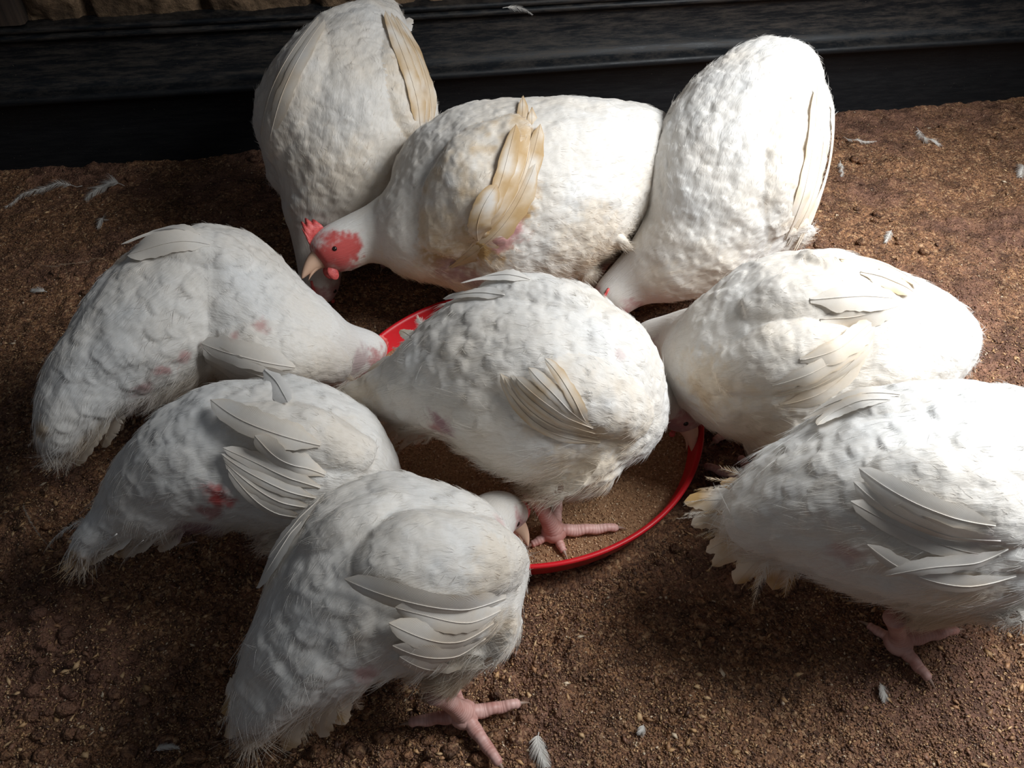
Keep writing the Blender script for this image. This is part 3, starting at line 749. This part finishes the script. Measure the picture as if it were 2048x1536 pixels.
    # head frame and features
    hd = nrm(C[-1] - C[-12]); hp = C[-8]; hr = R[-10]; hs = nrm(S[-6] - hd * (S[-6] @ hd)); hn = np.cross(hs, hd)
    ro = math.radians(sp.get('roll', 0)); hs, hn = hs * math.cos(ro) + hn * math.sin(ro), hn * math.cos(ro) - hs * math.sin(ro)
    tip = C[-1]
    for sgn in (1, -1):
        spots.append(('red' if sp.get('redface') else 'pink', hp + hs * sgn * hr * 0.9 + hd * hr * 0.1, hr * (1.25 if sp.get('redface') else 1.0), 1.0)); spots.append(('red' if sp.get('redface') else 'pink', hp + hs * sgn * hr * 0.9 - hd * hr * 0.7 - hn * hr * 0.1, hr * 0.7, 1.0))
        spots.append(('red' if sp.get('redface') else 'mauve', hp + hs * sgn * hr * 0.7 - hn * hr * 0.7 - hd * 0.2 * hr, hr * 0.8, 0.8))
    spots.append(('red' if sp.get('redface') else 'pink', tip, hr * 0.85, 0.85))
    base_t = sp.get('cream', 0.12) + 0.14
    def tint(P, nd=None):
        i2 = nearest_u(P); dd = ((P - C[i2]) * N[i2]).sum(1) / R[i2]
        return tint_of(P, spots, base_t + 0.60 * sstep(0.1, -0.9, dd), seed)  # creamier underside: stains plus warm floor bounce painted into the tint
    def to_root(o):                         # geometry is in shed coordinates; hang it on the root without moving it
        o.parent = root; o.matrix_parent_inverse = inv; return o
    wv, _al = pad_of(V); full = surf
    arc_ = np.concatenate([[0], np.cumsum(np.linalg.norm(np.diff(C, axis=0), axis=1))]); iv = nearest_u(V); dv = V - C[iv]
    flowc = np.stack([arc_[iv] + (dv * T[iv]).sum(1), np.arctan2((dv * S[iv]).sum(1), (dv * N[iv]).sum(1)) * 0.085, iv * 0.0 + seed], 1)
    def piece(mq, mt):
        vs = np.unique(np.concatenate([Q[mq].ravel(), Tt[mt].ravel()])); mp_ = np.full(len(V), -1); mp_[vs] = np.arange(len(vs))
        return V[vs], mp_[Q[mq]], mp_[Tt[mt]]
    qw = wv[Q].max(1) * (wv[Q].min(1) >= 0) - (wv[Q].min(1) < 0); tw_ = wv[Tt].max(1) * (wv[Tt].min(1) >= 0) - (wv[Tt].min(1) < 0) if len(Tt) else np.zeros(0, int)
    gn = np.empty(0)
    mwhole = make_mesh('tmp', V, Q, T=Tt); vn = np.empty(len(V) * 3, np.float32); mwhole.vertices.foreach_get('normal', vn); vn = vn.reshape(-1, 3); bpy.data.meshes.remove(mwhole)
    def shell(name, mq, mt, tfun, parent=None):
        vs = np.unique(np.concatenate([Q[mq].ravel(), Tt[mt].ravel()])); a_, b_, c_ = piece(mq, mt)
        me = make_mesh(name, a_, b_, M_BODY, T=c_, tint=tfun(a_), flow=flowc[vs]); me.normals_split_custom_set_from_vertices(vn[vs])
        return link(name, me, parent)
    ob = to_root(shell('body', qw < 0, tw_ < 0, tint))
    # beak, eye, comb, wattle
    L = hr * 1.15; tt = np.linspace(0, 1, 12); bag = Bag()
    Cb = tip[None] + hd[None] * (tt[:, None] * L - 0.004) - hn[None] * (0.30 * L * tt[:, None] ** 2.4)
    rr = np.clip(1 - tt, 0, 1) ** 0.72 * hr * 0.46 + 0.0003
    v, q, t = loft(Cb, rr * 0.8, rr, np.repeat(hs[None], 12, 0), np.repeat(hn[None], 12, 0), 14); bag.add(v, q, t)
    Cb2 = Cb - hn[None] * hr * 0.22 - hd[None] * (tt[:, None] * L * 0.18)
    v, q, t = loft(Cb2, rr * 0.62, rr * 0.4, np.repeat(hs[None], 12, 0), np.repeat(hn[None], 12, 0), 12); bag.add(v, q, t)
    Vb, Qb, Tb, _ = bag.out(); to_root(link('beak', make_mesh('beak', Vb, Qb, M_BEAK, T=Tb)))
    th = np.linspace(0, math.pi, 9); ph = np.linspace(0, 2 * math.pi, 13)[:-1]
    sph = np.array([[math.sin(a) * math.cos(b), math.sin(a) * math.sin(b), math.cos(a)] for a in th for b in ph])
    for sgn in (1, -1):
        e, en = surf.near(hp + hs * sgn * hr * 1.0 + hn * hr * 0.12 + hd * hr * sp.get('eyef', 0.1))
        to_root(link('eye', make_mesh('eye', sph * 0.0036 + e - en * 0.0016, grid_quads(9, 12, True)[:, ::-1], M_EYE)))
    # comb: a low serrated ridge on the forehead
    cs = sp.get('comb', 0.18); k = 25; tt = np.linspace(0, 1, k)
    top = hp[None] + hd[None] * ((tt[:, None] * 1.5 - 0.45) * hr)
    base_c = np.array([surf.near(p_ + hn * hr * 1.1)[0] for p_ in top])
    hgt = hr * cs * np.sin(math.pi * np.clip(tt * 0.94 + 0.03, 0, 1)) ** 0.6 * (0.75 + 0.35 * np.abs(np.sin(tt * math.pi * 4.5)))
    rows = [base_c - hn * 0.002 + hs * 0.0022, base_c + hn * hgt[:, None] * 0.5 + hs * 0.0016, base_c + hn * hgt[:, None],
            base_c + hn * hgt[:, None] * 0.5 - hs * 0.0016, base_c - hn * 0.002 - hs * 0.0022]
    to_root(link('comb', make_mesh('comb', np.stack(rows, 1).reshape(-1, 3), grid_quads(k, 5, True), M_COMB)))
    for sgn in (1, -1):
        wc = hp - hn * hr * 0.80 + hd * hr * 0.30 + hs * sgn * hr * 0.42
        B3 = np.stack([hs, hd, hn], 0)
        v = (sph * [0.003, hr * 0.24 * (0.5 + cs * 0.6), hr * 0.32 * (0.3 + cs * 0.9)]) @ B3 + wc
        to_root(link('wattle', make_mesh('wattle', v, grid_quads(9, 12, True), M_COMB)))
    def tipped(c, p, u_):
        k = sp.get('tip', 0.35); m = np.clip(k * sstep(0.5, 1.0, u_[:, 1]) * (0.7 + 0.8 * noise(p, 70, seed + 3)), 0, 1)[:, None]
        c = c * (1 - np.minimum(1.6 * m, 1)) + CREAM * np.minimum(1.6 * m, 1); m = np.clip(m * 1.3 - 0.3, 0, 1)
        return c * (1 - m) + OCHRE * m
    def stained(c, p, u_, k):
        m = np.clip(k * (0.55 + 0.5 * fbm(p, 60, seed + 7, 3)) + k * 0.8 * sstep(0.25, 0.5, np.abs(u_[:, 0] - 0.5)) * (0.5 + 0.5 * noise(p, 40, seed + 8)), 0, 1)[:, None]
        c = c * (1 - np.minimum(m * 1.5, 1)) + CREAM * np.minimum(m * 1.5, 1)
        m2 = np.clip(m * 1.3 - 0.45, 0, 1); c = c * (1 - m2) + OCHRE * m2
        return c
    # wings
    for wk, (w, Pw, Nw, Tw_, _sd, _rw, _rn) in enumerate(wings):
        wroot = to_root(link('wing', None))
        if (qw == wk).sum() > 20: shell('wing_coverts', qw == wk, tw_ == wk, lambda p: stained(tint(p), p, np.full((len(p), 2), 0.5), w.get('stain', 0.15) * 0.55), wroot)
        for fi, fspec in enumerate(w.get('flight', [])):
            *pp, wid = fspec; lv = 0.0038 + 0.0009 * fi
            trc = full.trace(bez([np.array(q_, float) for q_ in pp], 20), 14)
            if trc is None: continue
            Pf, Nf = trc; lift = np.linspace(0, 1, 20)
            Pf = Pf + Nf * (lv * (0.15 + 0.85 * np.minimum(1, lift * 3)) + 0.0022 * lift ** 2)[:, None]
            bb = blade(Pf, Nf, 1.3 * wid / ppm(Pf[10]), seed=seed * 31 + fi, ragged=0.12, bulge=0.10, tipw=0.62); v_, q_, t_, u_ = bb.out()
            link('flight_feather', make_mesh('flight_feather', v_, q_, M_QUILL, T=t_, uv=u_, tint=stained(tint(v_), v_, u_, w.get('stain', 0.15))), wroot)
    # tail
    if sp.get('tail'):
        troot = to_root(link('tail', None))
        for fi, (a_, za, b_, zb, wid) in enumerate(sp['tail']):
            A = at(*a_, za); B = at(*b_, zb); m = (A + B) / 2 + Z * 0.012 * rng.uniform(0.2, 1.1)
            Pf = bez([A, m, B], 34); dirn = nrm(B - A); up_ = nrm(Z * 0.8 - FW * 0.6 + rng.normal(0, 0.25, 3))
            Nf = np.repeat(nrm(up_ - dirn * (up_ @ dirn))[None], 34, 0)
            bb = blade(Pf, Nf, wid / ppm(m), seed=seed * 37 + fi, ragged=0.20, tipw=0.42); v_, q_, t_, u_ = bb.out()
            link('tail_feather', make_mesh('tail_feather', v_, q_, M_QUILL, T=t_, uv=u_, tint=tipped(tint(v_), v_, u_)), troot)
            for kk in range(sp.get('wisps', 2)):              # frayed narrow plumes between the broad ones
                B2 = B + (A - B) * rng.uniform(-0.06, 0.35) + rng.normal(0, 0.010, 3); A2 = A + rng.normal(0, 0.008, 3); m2 = (A2 + B2) / 2 + rng.normal(0, 0.006, 3) + Z * 0.006
                bb = wispy(bez([A2, m2, B2], 14), np.repeat(nrm(up_ - dirn * (up_ @ dirn) + rng.normal(0, 0.3, 3))[None], 14, 0), rng.uniform(0.35, 0.7) * wid / ppm(m), seed=seed * 41 + fi * 9 + kk, nb=110); v_, q_, t_, u_ = bb.out()
                link('tail_feather', make_mesh('tail_feather', v_, q_, M_QUILL, T=t_, uv=u_, tint=tipped(tint(v_), v_, u_)), troot)
    # down: neck, breast, belly and thighs
    n = sp.get('hair', 36000)
    P, NN = sample(V, Q, Tt, n * 2); i2 = nearest_u(P); uu = i2 / 139.0; dz = ((P - C[i2]) * N[i2]).sum(1) / R[i2]
    wgt = np.maximum(sstep(-0.05, -0.5, dz), sstep(0.66, 0.78, uu)); wgt = np.maximum(wgt, 0.22)
    wgt = wgt * np.where(P[:, 2] > gz + 0.045, 1, 0.6)
    face = np.linalg.norm(P - (hp + hd * hr * 0.5), axis=1) < hr * 1.3
    bare = np.zeros(len(P), bool)
    for (kind, q_, r_, s_) in spots:
        if kind in ('pink', 'red', 'mauve') and s_ > 0.5: bare |= np.linalg.norm(P - q_, axis=1) < r_ * 0.7
    keep = (rng.uniform(0, 1, len(P)) < wgt) & ~(face & (rng.uniform(0, 1, len(P)) < 0.9)) & ~(bare & (rng.uniform(0, 1, len(P)) < 0.85))
    P, NN, i2, uu, dz = P[keep], NN[keep], i2[keep], uu[keep], dz[keep]
    LL = np.interp(uu, [0, .5, .7, .82, 1], [.020 * sp.get('tailhair', 1.3), .017, .012, .008, .0045]) * np.interp(dz, [-1, 0, 1], [1.15, 1, .8]) * rng.uniform(0.5, 1.25, len(P))
    fl = flow(P, NN, i2); cl = np.stack([noise(P, 75, seed + 61), noise(P, 75, seed + 62), noise(P, 75, seed + 63)], 1)
    fl = nrm(fl + 0.5 * cl * sstep(0.85, 0.6, uu)[:, None] + 0.08 * rng.normal(0, 1, fl.shape)); fl = nrm(fl - NN * (fl * NN).sum(1)[:, None])
    hcv = curves_obj('down', P, fl, NN, LL, tint(P), rng, None, lie=np.interp(dz, [-.3, .1], [1.0, 0.25])); to_root(hcv); hcv['kind'] = 'stuff'
    # legs
    for hock, base, toes in legs:
        lo = foot('leg', None, hock, base, toes, gz, hr=sp.get('shank', 0.0092)); to_root(lo)
    SURFS[seed] = full
    return root

SURFS = {}
FLOCK = [
 dict(seed=11, rel=.7, fsize=1.45, cream=0.24, label='white chicken against the black skirting, back left, head bowed straight down beside the red-faced one',
  spine=[(775,22,.285,25),(748,75,.275,75),(718,150,.245,140),(702,235,.205,178),(690,320,.165,168),(665,400,.125,118),(646,455,.095,72),(640,505,.068,50),(640,550,.048,42),(640,585,.030,34),(642,604,.022,20)], chest=5,
  wide=1.0, wings=[dict(stain=0.9,pad=((850,300),(800,50),70,.016),flight=[((862,260),(868,150),(790,40),34),((850,270),(850,160),(778,34),30),((842,280),(835,170),(765,30),30)]),
         dict(stain=0.35,pad=((535,300),(635,60),60,.014),flight=[((522,270),(545,140),(640,42),30),((540,280),(570,150),(650,50),30)])],
  tail=[((745,80),.28,(745,8),.30,40),((770,80),.28,(785,14),.295,40),((790,90),.27,(818,35),.285,36),((720,90),.28,(700,22),.29,40)],
  spots=[('ochre',830,120,40,.6),('ochre',850,190,34,.7),('dirt',850,230,20,.6),('ochre',560,160,45,.45),('dirt',790,350,34,.5),('cream',700,400,140,.5),('mauve',640,470,60,.25),('red',628,582,13,.8),('red',682,562,12,.7)]),
 dict(seed=12, rel=.55, cream=0.22, redface=True, comb=0.8, roll=-28, eyef=-0.2, label='white chicken with raised head, red comb and red face, side-on behind the pan',
  spine=[(1372,318,.165,18),(1325,310,.175,70),(1240,325,.185,122),(1120,372,.178,172),(1000,400,.168,190),(900,425,.158,172),(820,455,.148,110),(766,466,.142,68),(722,476,.140,52),(690,490,.137,50),(656,505,.134,44),(634,520,.130,28)], chest=5, hip=.27,
  wings=[dict(stain=1.15,pad=((880,500),(1040,235),92,.022),mid=(930,340),flight=[((900,535),(1020,480),(1070,330),34),((915,525),(1050,430),(1078,255),34),((925,510),(1060,400),(1062,225),32),((940,490),(1040,380),(1045,205),30),((950,460),(1000,380),(1030,260),30),((955,480),(945,430),(985,370),38)])],
  tail=[((1280,340),.17,(1352,372),.15,40),((1290,320),.18,(1358,340),.16,44),((1270,360),.16,(1330,392),.135,44)],
  leg_r=dict(base=(1168,650),hock=(1190,590,.062),toes=[(1100,620),(1080,650),(1110,680),(1195,635)]),
  spots=[('ochre',960,495,75,1.0),('ochre',1035,410,55,1.0),('ochre',1050,270,36,1.0),('ochre',890,520,65,.95),('dirt',1000,450,26,.5),('ochre',860,440,50,.4),('dirt',1045,240,22,.5),('pink',1025,462,34,1.0),('pink',1000,490,26,.9),('mauve',900,545,50,.8),('mauve',950,560,34,.5),('cream',1180,480,90,.6),('cream',820,560,90,.7),('cream',1320,370,50,.6),('ochre',1190,520,50,.35)]),
 dict(seed=13, rel=.85, cream=0.14, label='white chicken at the back right bending its beak to the far rim of the pan',
  spine=[(1578,112,.275,22),(1556,150,.27,80),(1515,225,.245,140),(1475,310,.21,166),(1435,400,.17,165),(1385,480,.13,125),(1320,530,.10,82),(1270,560,.078,56),(1238,585,.062,46),(1216,608,.050,38),(1202,626,.043,20)], chest=5,
  wings=[dict(stain=0.5,pad=((1560,470),(1600,190),60,.014),flight=[((1590,500),(1680,330),(1657,208),26),((1575,490),(1640,380),(1640,250),34),((1570,480),(1620,360),(1625,180),36)])],
  tail=[((1560,180),.265,(1560,104),.28,44),((1590,180),.26,(1612,128),.27,40),((1530,180),.265,(1520,118),.275,40)],
  spots=[('ochre',1640,300,26,.5),('cream',1600,430,60,.6),('cream',1420,560,110,.4),('cream',1310,560,50,.4)]),
 dict(seed=14, rel=.85, fsize=1.1, tip=0.6, cream=0.08, label='upper of the two white chickens left of the pan, head reaching to its left rim',
  spine=[(100,905,.120,28),(135,840,.140,58),(205,745,.165,98),(310,660,.178,142),(425,606,.172,150),(530,660,.155,128),(615,697,.125,98),(676,704,.098,66),(714,704,.080,50),(744,712,.062,40),(758,724,.052,22)], chest=5, hip=.45,
  wings=[dict(pad=((690,745),(415,690),66,.018),mid=(570,705),flight=[((640,790),(500,790),(405,690),44),((620,770),(500,750),(400,688),42),((590,735),(490,715),(410,685),44)]),
         dict(pad=((500,530),(270,500),50,.014),mid=(400,470),flight=[((420,490),(340,470),(262,520),40),((400,470),(330,450),(250,500),34)])],
  tail=[((190,790),.16,(66,868),.10,62),((200,800),.155,(84,908),.09,60),((210,805),.15,(112,930),.085,56),((225,815),.145,(152,932),.085,54),((240,805),.145,(205,895),.09,54),((170,770),.16,(66,820),.11,50),((250,790),.15,(240,860),.10,46)],
  spots=[('pink',520,650,22,.8),('pink',470,672,14,.8),('pink',415,692,14,.7),('pink',370,716,16,.8),('pink',325,742,18,.8),('pink',290,778,26,.7),('mauve',300,830,40,.35),('ochre',75,860,26,.7),('ochre',190,880,26,.3),('mauve',720,725,34,.6),('ochre',250,515,26,.4),('cream',640,750,80,.3)]),
 dict(seed=15, rel=.75, fsize=1.3, tip=0.9, cream=0.10, label='lower left white chicken, tail a yellowish point, head hidden behind the foreground chicken',
  spine=[(150,1112,.105,20),(205,1055,.125,42),(300,985,.148,90),(410,925,.165,135),(530,905,.168,150),(640,925,.155,142),(715,960,.125,100),(762,1000,.095,62),(790,1030,.075,48),(812,1058,.06,40),(824,1078,.052,20)], chest=5, hip=.5,
  wings=[dict(stain=0.3,pad=((740,915),(440,840),62,.018),mid=(620,850),flight=[((615,1035),(520,1030),(462,938),26),((625,1015),(530,1005),(455,922),26),((632,995),(540,975),(450,908),26),((640,975),(560,940),(455,900),28),((650,950),(560,915),(520,870),40),((640,890),(540,870),(428,815),46)])],
  tail=[((270,1040),.14,(122,1138),.075,56),((280,1060),.14,(150,1135),.075,50),((250,1010),.14,(135,1105),.08,44),((320,1070),.13,(235,1110),.075,50),((370,1060),.13,(315,1098),.08,50)],
  spots=[('ochre',150,1120,34,.85),('dirt',130,1135,16,.6),('red',434,996,32,1.0),('mauve',402,1058,58,1.0),('pink',415,1025,34,.9),('mauve',430,1095,40,.6),('cream',700,870,80,.35),('mauve',520,1110,70,.35)]),
 dict(seed=16, rel=.95, tip=0.5, wisps=3, cream=0.16, ground=0.016, label='white chicken standing inside the red pan, in the centre of the flock',
  spine=[(690,800,.150,20),(755,790,.165,46),(850,768,.180,104),(960,752,.188,172),(1070,758,.182,202),(1165,785,.165,178),(1235,812,.130,108),(1284,792,.105,66),(1322,794,.086,55),(1350,812,.070,47),(1370,838,.056,40),(1380,862,.046,20)], chest=5, hip=.47,
  wings=[dict(stain=0.6,pad=((1290,850),(1040,770),78,.016),mid=(1180,770),fs=.9,flight=[((1200,885),(1050,880),(1003,748),26),((1195,875),(1070,850),(1012,752),26),((1190,865),(1090,830),(1025,752),26),((1185,855),(1105,810),(1040,760),26),((1180,850),(1110,790),(1065,748),24),((1175,845),(1140,790),(1095,728),22)]),
         dict(pad=((1180,620),(960,590),56,.014),mid=(1060,545),flight=[((1060,560),(1000,545),(925,578),30),((1010,590),(960,588),(895,606),22)])],
  tail=[((880,730),.19,(735,742),.165,56),((880,710),.195,(792,700),.18,54),((870,690),.195,(852,642),.19,44),((840,800),.165,(700,830),.12,56),((860,830),.155,(770,868),.11,50),((840,790),.17,(638,802),.135,60),((800,800),.17,(660,812),.13,44),((810,780),.17,(690,770),.15,44),((830,830),.155,(745,880),.10,34),((845,840),.15,(775,893),.095,30),((860,845),.15,(800,898),.09,30),((870,850),.14,(830,890),.09,28),((850,700),.18,(800,660),.165,34)],
  leg_r=dict(base=(1108,1062),hock=(1062,978,.095),toes=[(1118,992),(1236,1056),(1128,1104),(1062,1090)]),
  leg_l=dict(base=(1115,905),hock=(1075,870,.095),toes=[(1170,870),(1190,900),(1165,930),(1080,900)]),
  spots=[('ochre',1180,870,42,.8),('ochre',1100,850,60,.45),('dirt',1150,820,22,.45),('dirt',1260,860,34,.45),('mauve',882,852,36,1.0),('pink',875,858,28,1.0),('mauve',858,888,30,.9),('ochre',1250,880,60,.45),('cream',1200,940,110,.8),('ochre',1060,985,50,.45),('pink',1240,705,16,.3),('cream',700,790,80,.7),('mauve',1370,830,30,.4)]),
 dict(seed=17, rel=.65, fsize=1.35, tailhair=1.4, tip=0.9, wisps=3, cream=0.12, label='foreground white chicken seen from behind, one pink foot on the litter before the pan',
  spine=[(488,1458,.095,24),(538,1390,.115,70),(620,1292,.140,124),(705,1200,.155,184),(800,1148,.158,198),(895,1142,.148,162),(955,1130,.125,104),(962,1072,.110,64),(984,1036,.096,52),(1010,1030,.082,45),(1030,1044,.073,36),(1040,1056,.069,20)], chest=5, hip=.52,
  wings=[dict(stain=0.3,pad=((1035,1130),(715,1140),105,.022),mid=(880,1080),flight=[((945,1300),(870,1365),(800,1300),40),((970,1275),(880,1340),(785,1275),44),((985,1245),(890,1310),(780,1240),48),((1000,1220),(900,1270),(790,1195),50),((1010,1195),(900,1230),(700,1150),52)]),
         dict(pad=((800,985),(600,1100),45,.012),flight=[((640,1000),(590,1060),(550,1120),40),((620,1030),(575,1090),(530,1180),38)])],
  tail=[((580,1330),.135,(442,1425),.075,76),((590,1350),.13,(448,1472),.065,76),((610,1360),.125,(505,1494),.06,80),((630,1365),.12,(570,1502),.055,76),((650,1370),.12,(640,1475),.06,76),((670,1370),.12,(690,1450),.06,60),((540,1320),.135,(450,1390),.085,46)],
  leg_r=dict(base=(928,1428),hock=(872,1385,.068),toes=[(906,1365),(1040,1407),(1000,1530),(818,1446)]),
  spots=[('ochre',470,1470,30,.8),('ochre',545,1465,30,.3),('pink',735,1345,34,.8),('cream',990,1130,70,.55),('cream',900,1270,90,.45),('ochre',1010,1240,50,.35),('pink',1000,1045,22,.5),('cream',1000,1250,60,.5)]),
 dict(seed=18, rel=.6, fsize=1.1, cream=0.24, label='cream-tinged white chicken right of the pan, facing left with its head down at the rim',
  spine=[(1925,700,.155,22),(1885,695,.165,78),(1800,690,.180,130),(1700,685,.188,165),(1600,690,.182,185),(1500,715,.160,170),(1425,705,.128,112),(1372,685,.105,70),(1328,682,.088,50),(1292,692,.070,42),(1272,712,.058,22)], chest=5, hip=.45,
  wings=[dict(stain=0.4,pad=((1440,760),(1720,690),72,.020),mid=(1570,700),flight=[((1560,810),(1680,790),(1725,690),36),((1550,790),(1680,765),(1735,670),36),((1545,770),(1650,740),(1742,655),36),((1600,720),(1700,700),(1735,640),40)]),
         dict(pad=((1490,620),(1790,610),62,.016),mid=(1640,560),flight=[((1640,640),(1730,630),(1790,610),40),((1620,600),(1720,590),(1775,600),42)]),
         dict(stain=0.6,pad=((1600,510),(1800,570),32,.010),flight=[((1680,520),(1770,520),(1830,578),34),((1720,545),(1790,560),(1815,590),30)])],
  tail=[((1850,680),.17,(1922,662),.15,34),((1850,700),.17,(1930,700),.14,40),((1850,660),.17,(1905,625),.16,36)],
  leg_l=dict(base=(1515,965),hock=(1522,905,.06),toes=[(1470,995),(1408,932),(1480,915),(1560,970)]),
  spots=[('ochre',1600,790,40,.45),('cream',1420,780,90,.8),('cream',1500,850,110,.6),('ochre',1400,790,34,.4),('ochre',1790,560,26,.5),('ochre',1640,770,34,.4),('mauve',1310,712,40,.7),('cream',1700,680,60,.5)]),
 dict(seed=19, rel=1.15, fsize=1.1, cream=0.02, wisps=5, tip=1.0, tailhair=1.5, label='brightly lit white chicken at the right edge, ragged brown tail tips, head out of view',
  spine=[(1455,1040,.140,34),(1510,1032,.150,80),(1610,1010,.170,140),(1730,995,.182,198),(1860,985,.180,222),(1990,985,.168,212),(2090,1010,.14,150),(2150,1040,.11,90),(2195,1070,.085,62),(2230,1105,.065,48),(2250,1135,.05,24)], chest=5, hip=.52,
  wings=[dict(pad=((2060,1060),(1740,960),95,.020),mid=(1900,960),flight=[((2000,1110),(1880,1110),(1700,1000),44),((2000,1080),(1850,1070),(1705,965),42),((1990,1050),(1850,1030),(1720,940),42),((2030,1150),(1870,1200),(1735,1082),36),((2015,1095),(1920,1130),(1760,1130),30)]),
         dict(stain=0.4,pad=((1900,790),(1660,830),36,.012),flight=[((1800,790),(1700,780),(1612,850),34),((1780,800),(1690,800),(1640,862),30)])],
  tail=[((1560,1000),.16,(1368,1004),.13,56),((1560,1020),.16,(1382,1050),.12,52),((1560,1030),.155,(1412,1104),.10,52),((1580,1050),.15,(1425,1132),.095,54),((1600,1070),.15,(1545,1180),.08,60),((1570,990),.165,(1440,965),.145,60),((1580,1060),.15,(1470,1168),.085,60),((1560,1010),.16,(1380,1024),.12,26),((1590,1070),.15,(1510,1160),.085,30)],
  leg_r=dict(base=(1797,1284),hock=(1790,1235,.055),toes=[(1830,1245),(1915,1260),(1858,1360),(1735,1250)]),
  spots=[('ochre',1400,1010,34,.9),('ochre',1440,1110,40,.9),('dirt',1420,1100,20,.5),('ochre',1490,1160,26,.5),('pink',1690,1100,40,.55),('mauve',1960,1080,40,.3),('cream',1930,1190,90,.6)]),
]
for spec in FLOCK:
    chicken(spec)

# ------------------------------------------------------------------ loose feathers on the litter
def loose(pts, width, label, z=0.006, ragged=0.6, tintc=(0.74, 0.71, 0.66), tipz=None, on=None):
    P = bez([at(a, b, z) for a, b in pts], 16)
    if on is not None:
        if on not in SURFS: return
        P, N0 = SURFS[on].trace(bez([np.array(q_, float) for q_ in pts], 16), 10); P = P + N0 * 0.004; tipz = 1
    if tipz is None: P[:, 2] = floor_height(P[:, 0], P[:, 1]) + 0.004 + 0.004 * np.sin(np.linspace(0, math.pi, 16))
    N_ = np.repeat(np.array([[0.1, -0.35, 0.93]]), 16, 0)
    if ragged > 0.3: bb = wispy(P, N_, 1.3 * width / ppm(P[8]), seed=int(pts[0][0]), nb=int(60 + 5 * width))
    else: bb = blade(P, N_, width / ppm(P[8]), seed=int(pts[0][0]), ragged=ragged, tipw=0.6)
    v, q, t, u = bb.out()
    o = link('feather', make_mesh('feather', v, q, M_QUILL, T=t, uv=u, tint=np.ones((len(v), 1)) * np.array(tintc)))
    tag(o, label, 'feather', 'loose feathers on the litter'); return o
loose([(160,362),(70,355),(2,402)], 18, 'long curved white feather near the black skirting at the left edge')
loose([(245,362),(200,350),(165,390)], 26, 'small grey-white feather just right of the long curved feather')
loose([(70,522),(150,535),(212,515)], 5, 'thin bare brownish quill on the litter behind the left chicken', tintc=(.45,.33,.22))
loose([(92,580),(75,578),(60,576)], 12, 'tiny pale feather left of the left chicken')
loose([(200,432),(212,428),(190,446)], 16, 'tiny downy feather behind the left chicken, below the grey-white feather')
loose([(1836,245),(1850,280),(1885,278)], 20, 'bent white fluffy feather near the skirting at the upper right')
loose([(1690,262),(1720,285),(1758,272)], 9, 'curved thin white feather right of the long yellowed wing tip')
loose([(1684,308),(1688,330),(1686,350)], 12, 'upright faint feather beside the back right chicken')
loose([(1788,448),(1782,462),(1776,474)], 14, 'small white feather on the bare litter at the right')
loose([(2052,318),(2045,330),(2048,344)], 20, 'white fluff at the far right edge of the litter')
loose([(1078,1455),(1072,1485),(1092,1530)], 30, 'pale feather lying by the pink foot of the foreground chicken')
loose([(1290,1440),(1288,1452),(1282,1462)], 14, 'tiny white feather on the litter below the pan')
loose([(1762,1360),(1768,1380),(1772,1400)], 16, 'downy feather in front of the foot of the right edge chicken')
loose([(300,1494),(325,1485),(352,1488)], 12, 'dim feather on the dark litter at the lower left')
loose([(48,1005),(58,1055),(98,1090)], 5, 'thin curved quill in the dark below the left chicken', tintc=(.35,.3,.25))
f = loose([(1005,16),(1040,8),(1066,30)], 12, 'small white feather caught on top of the black skirting', z=0.25, tipz=1)
f = loose([(530,748),(560,770),(575,812)], 42, 'white feather lying on the back of the low left chicken', on=15, ragged=.1, tintc=(.78, .76, .73))
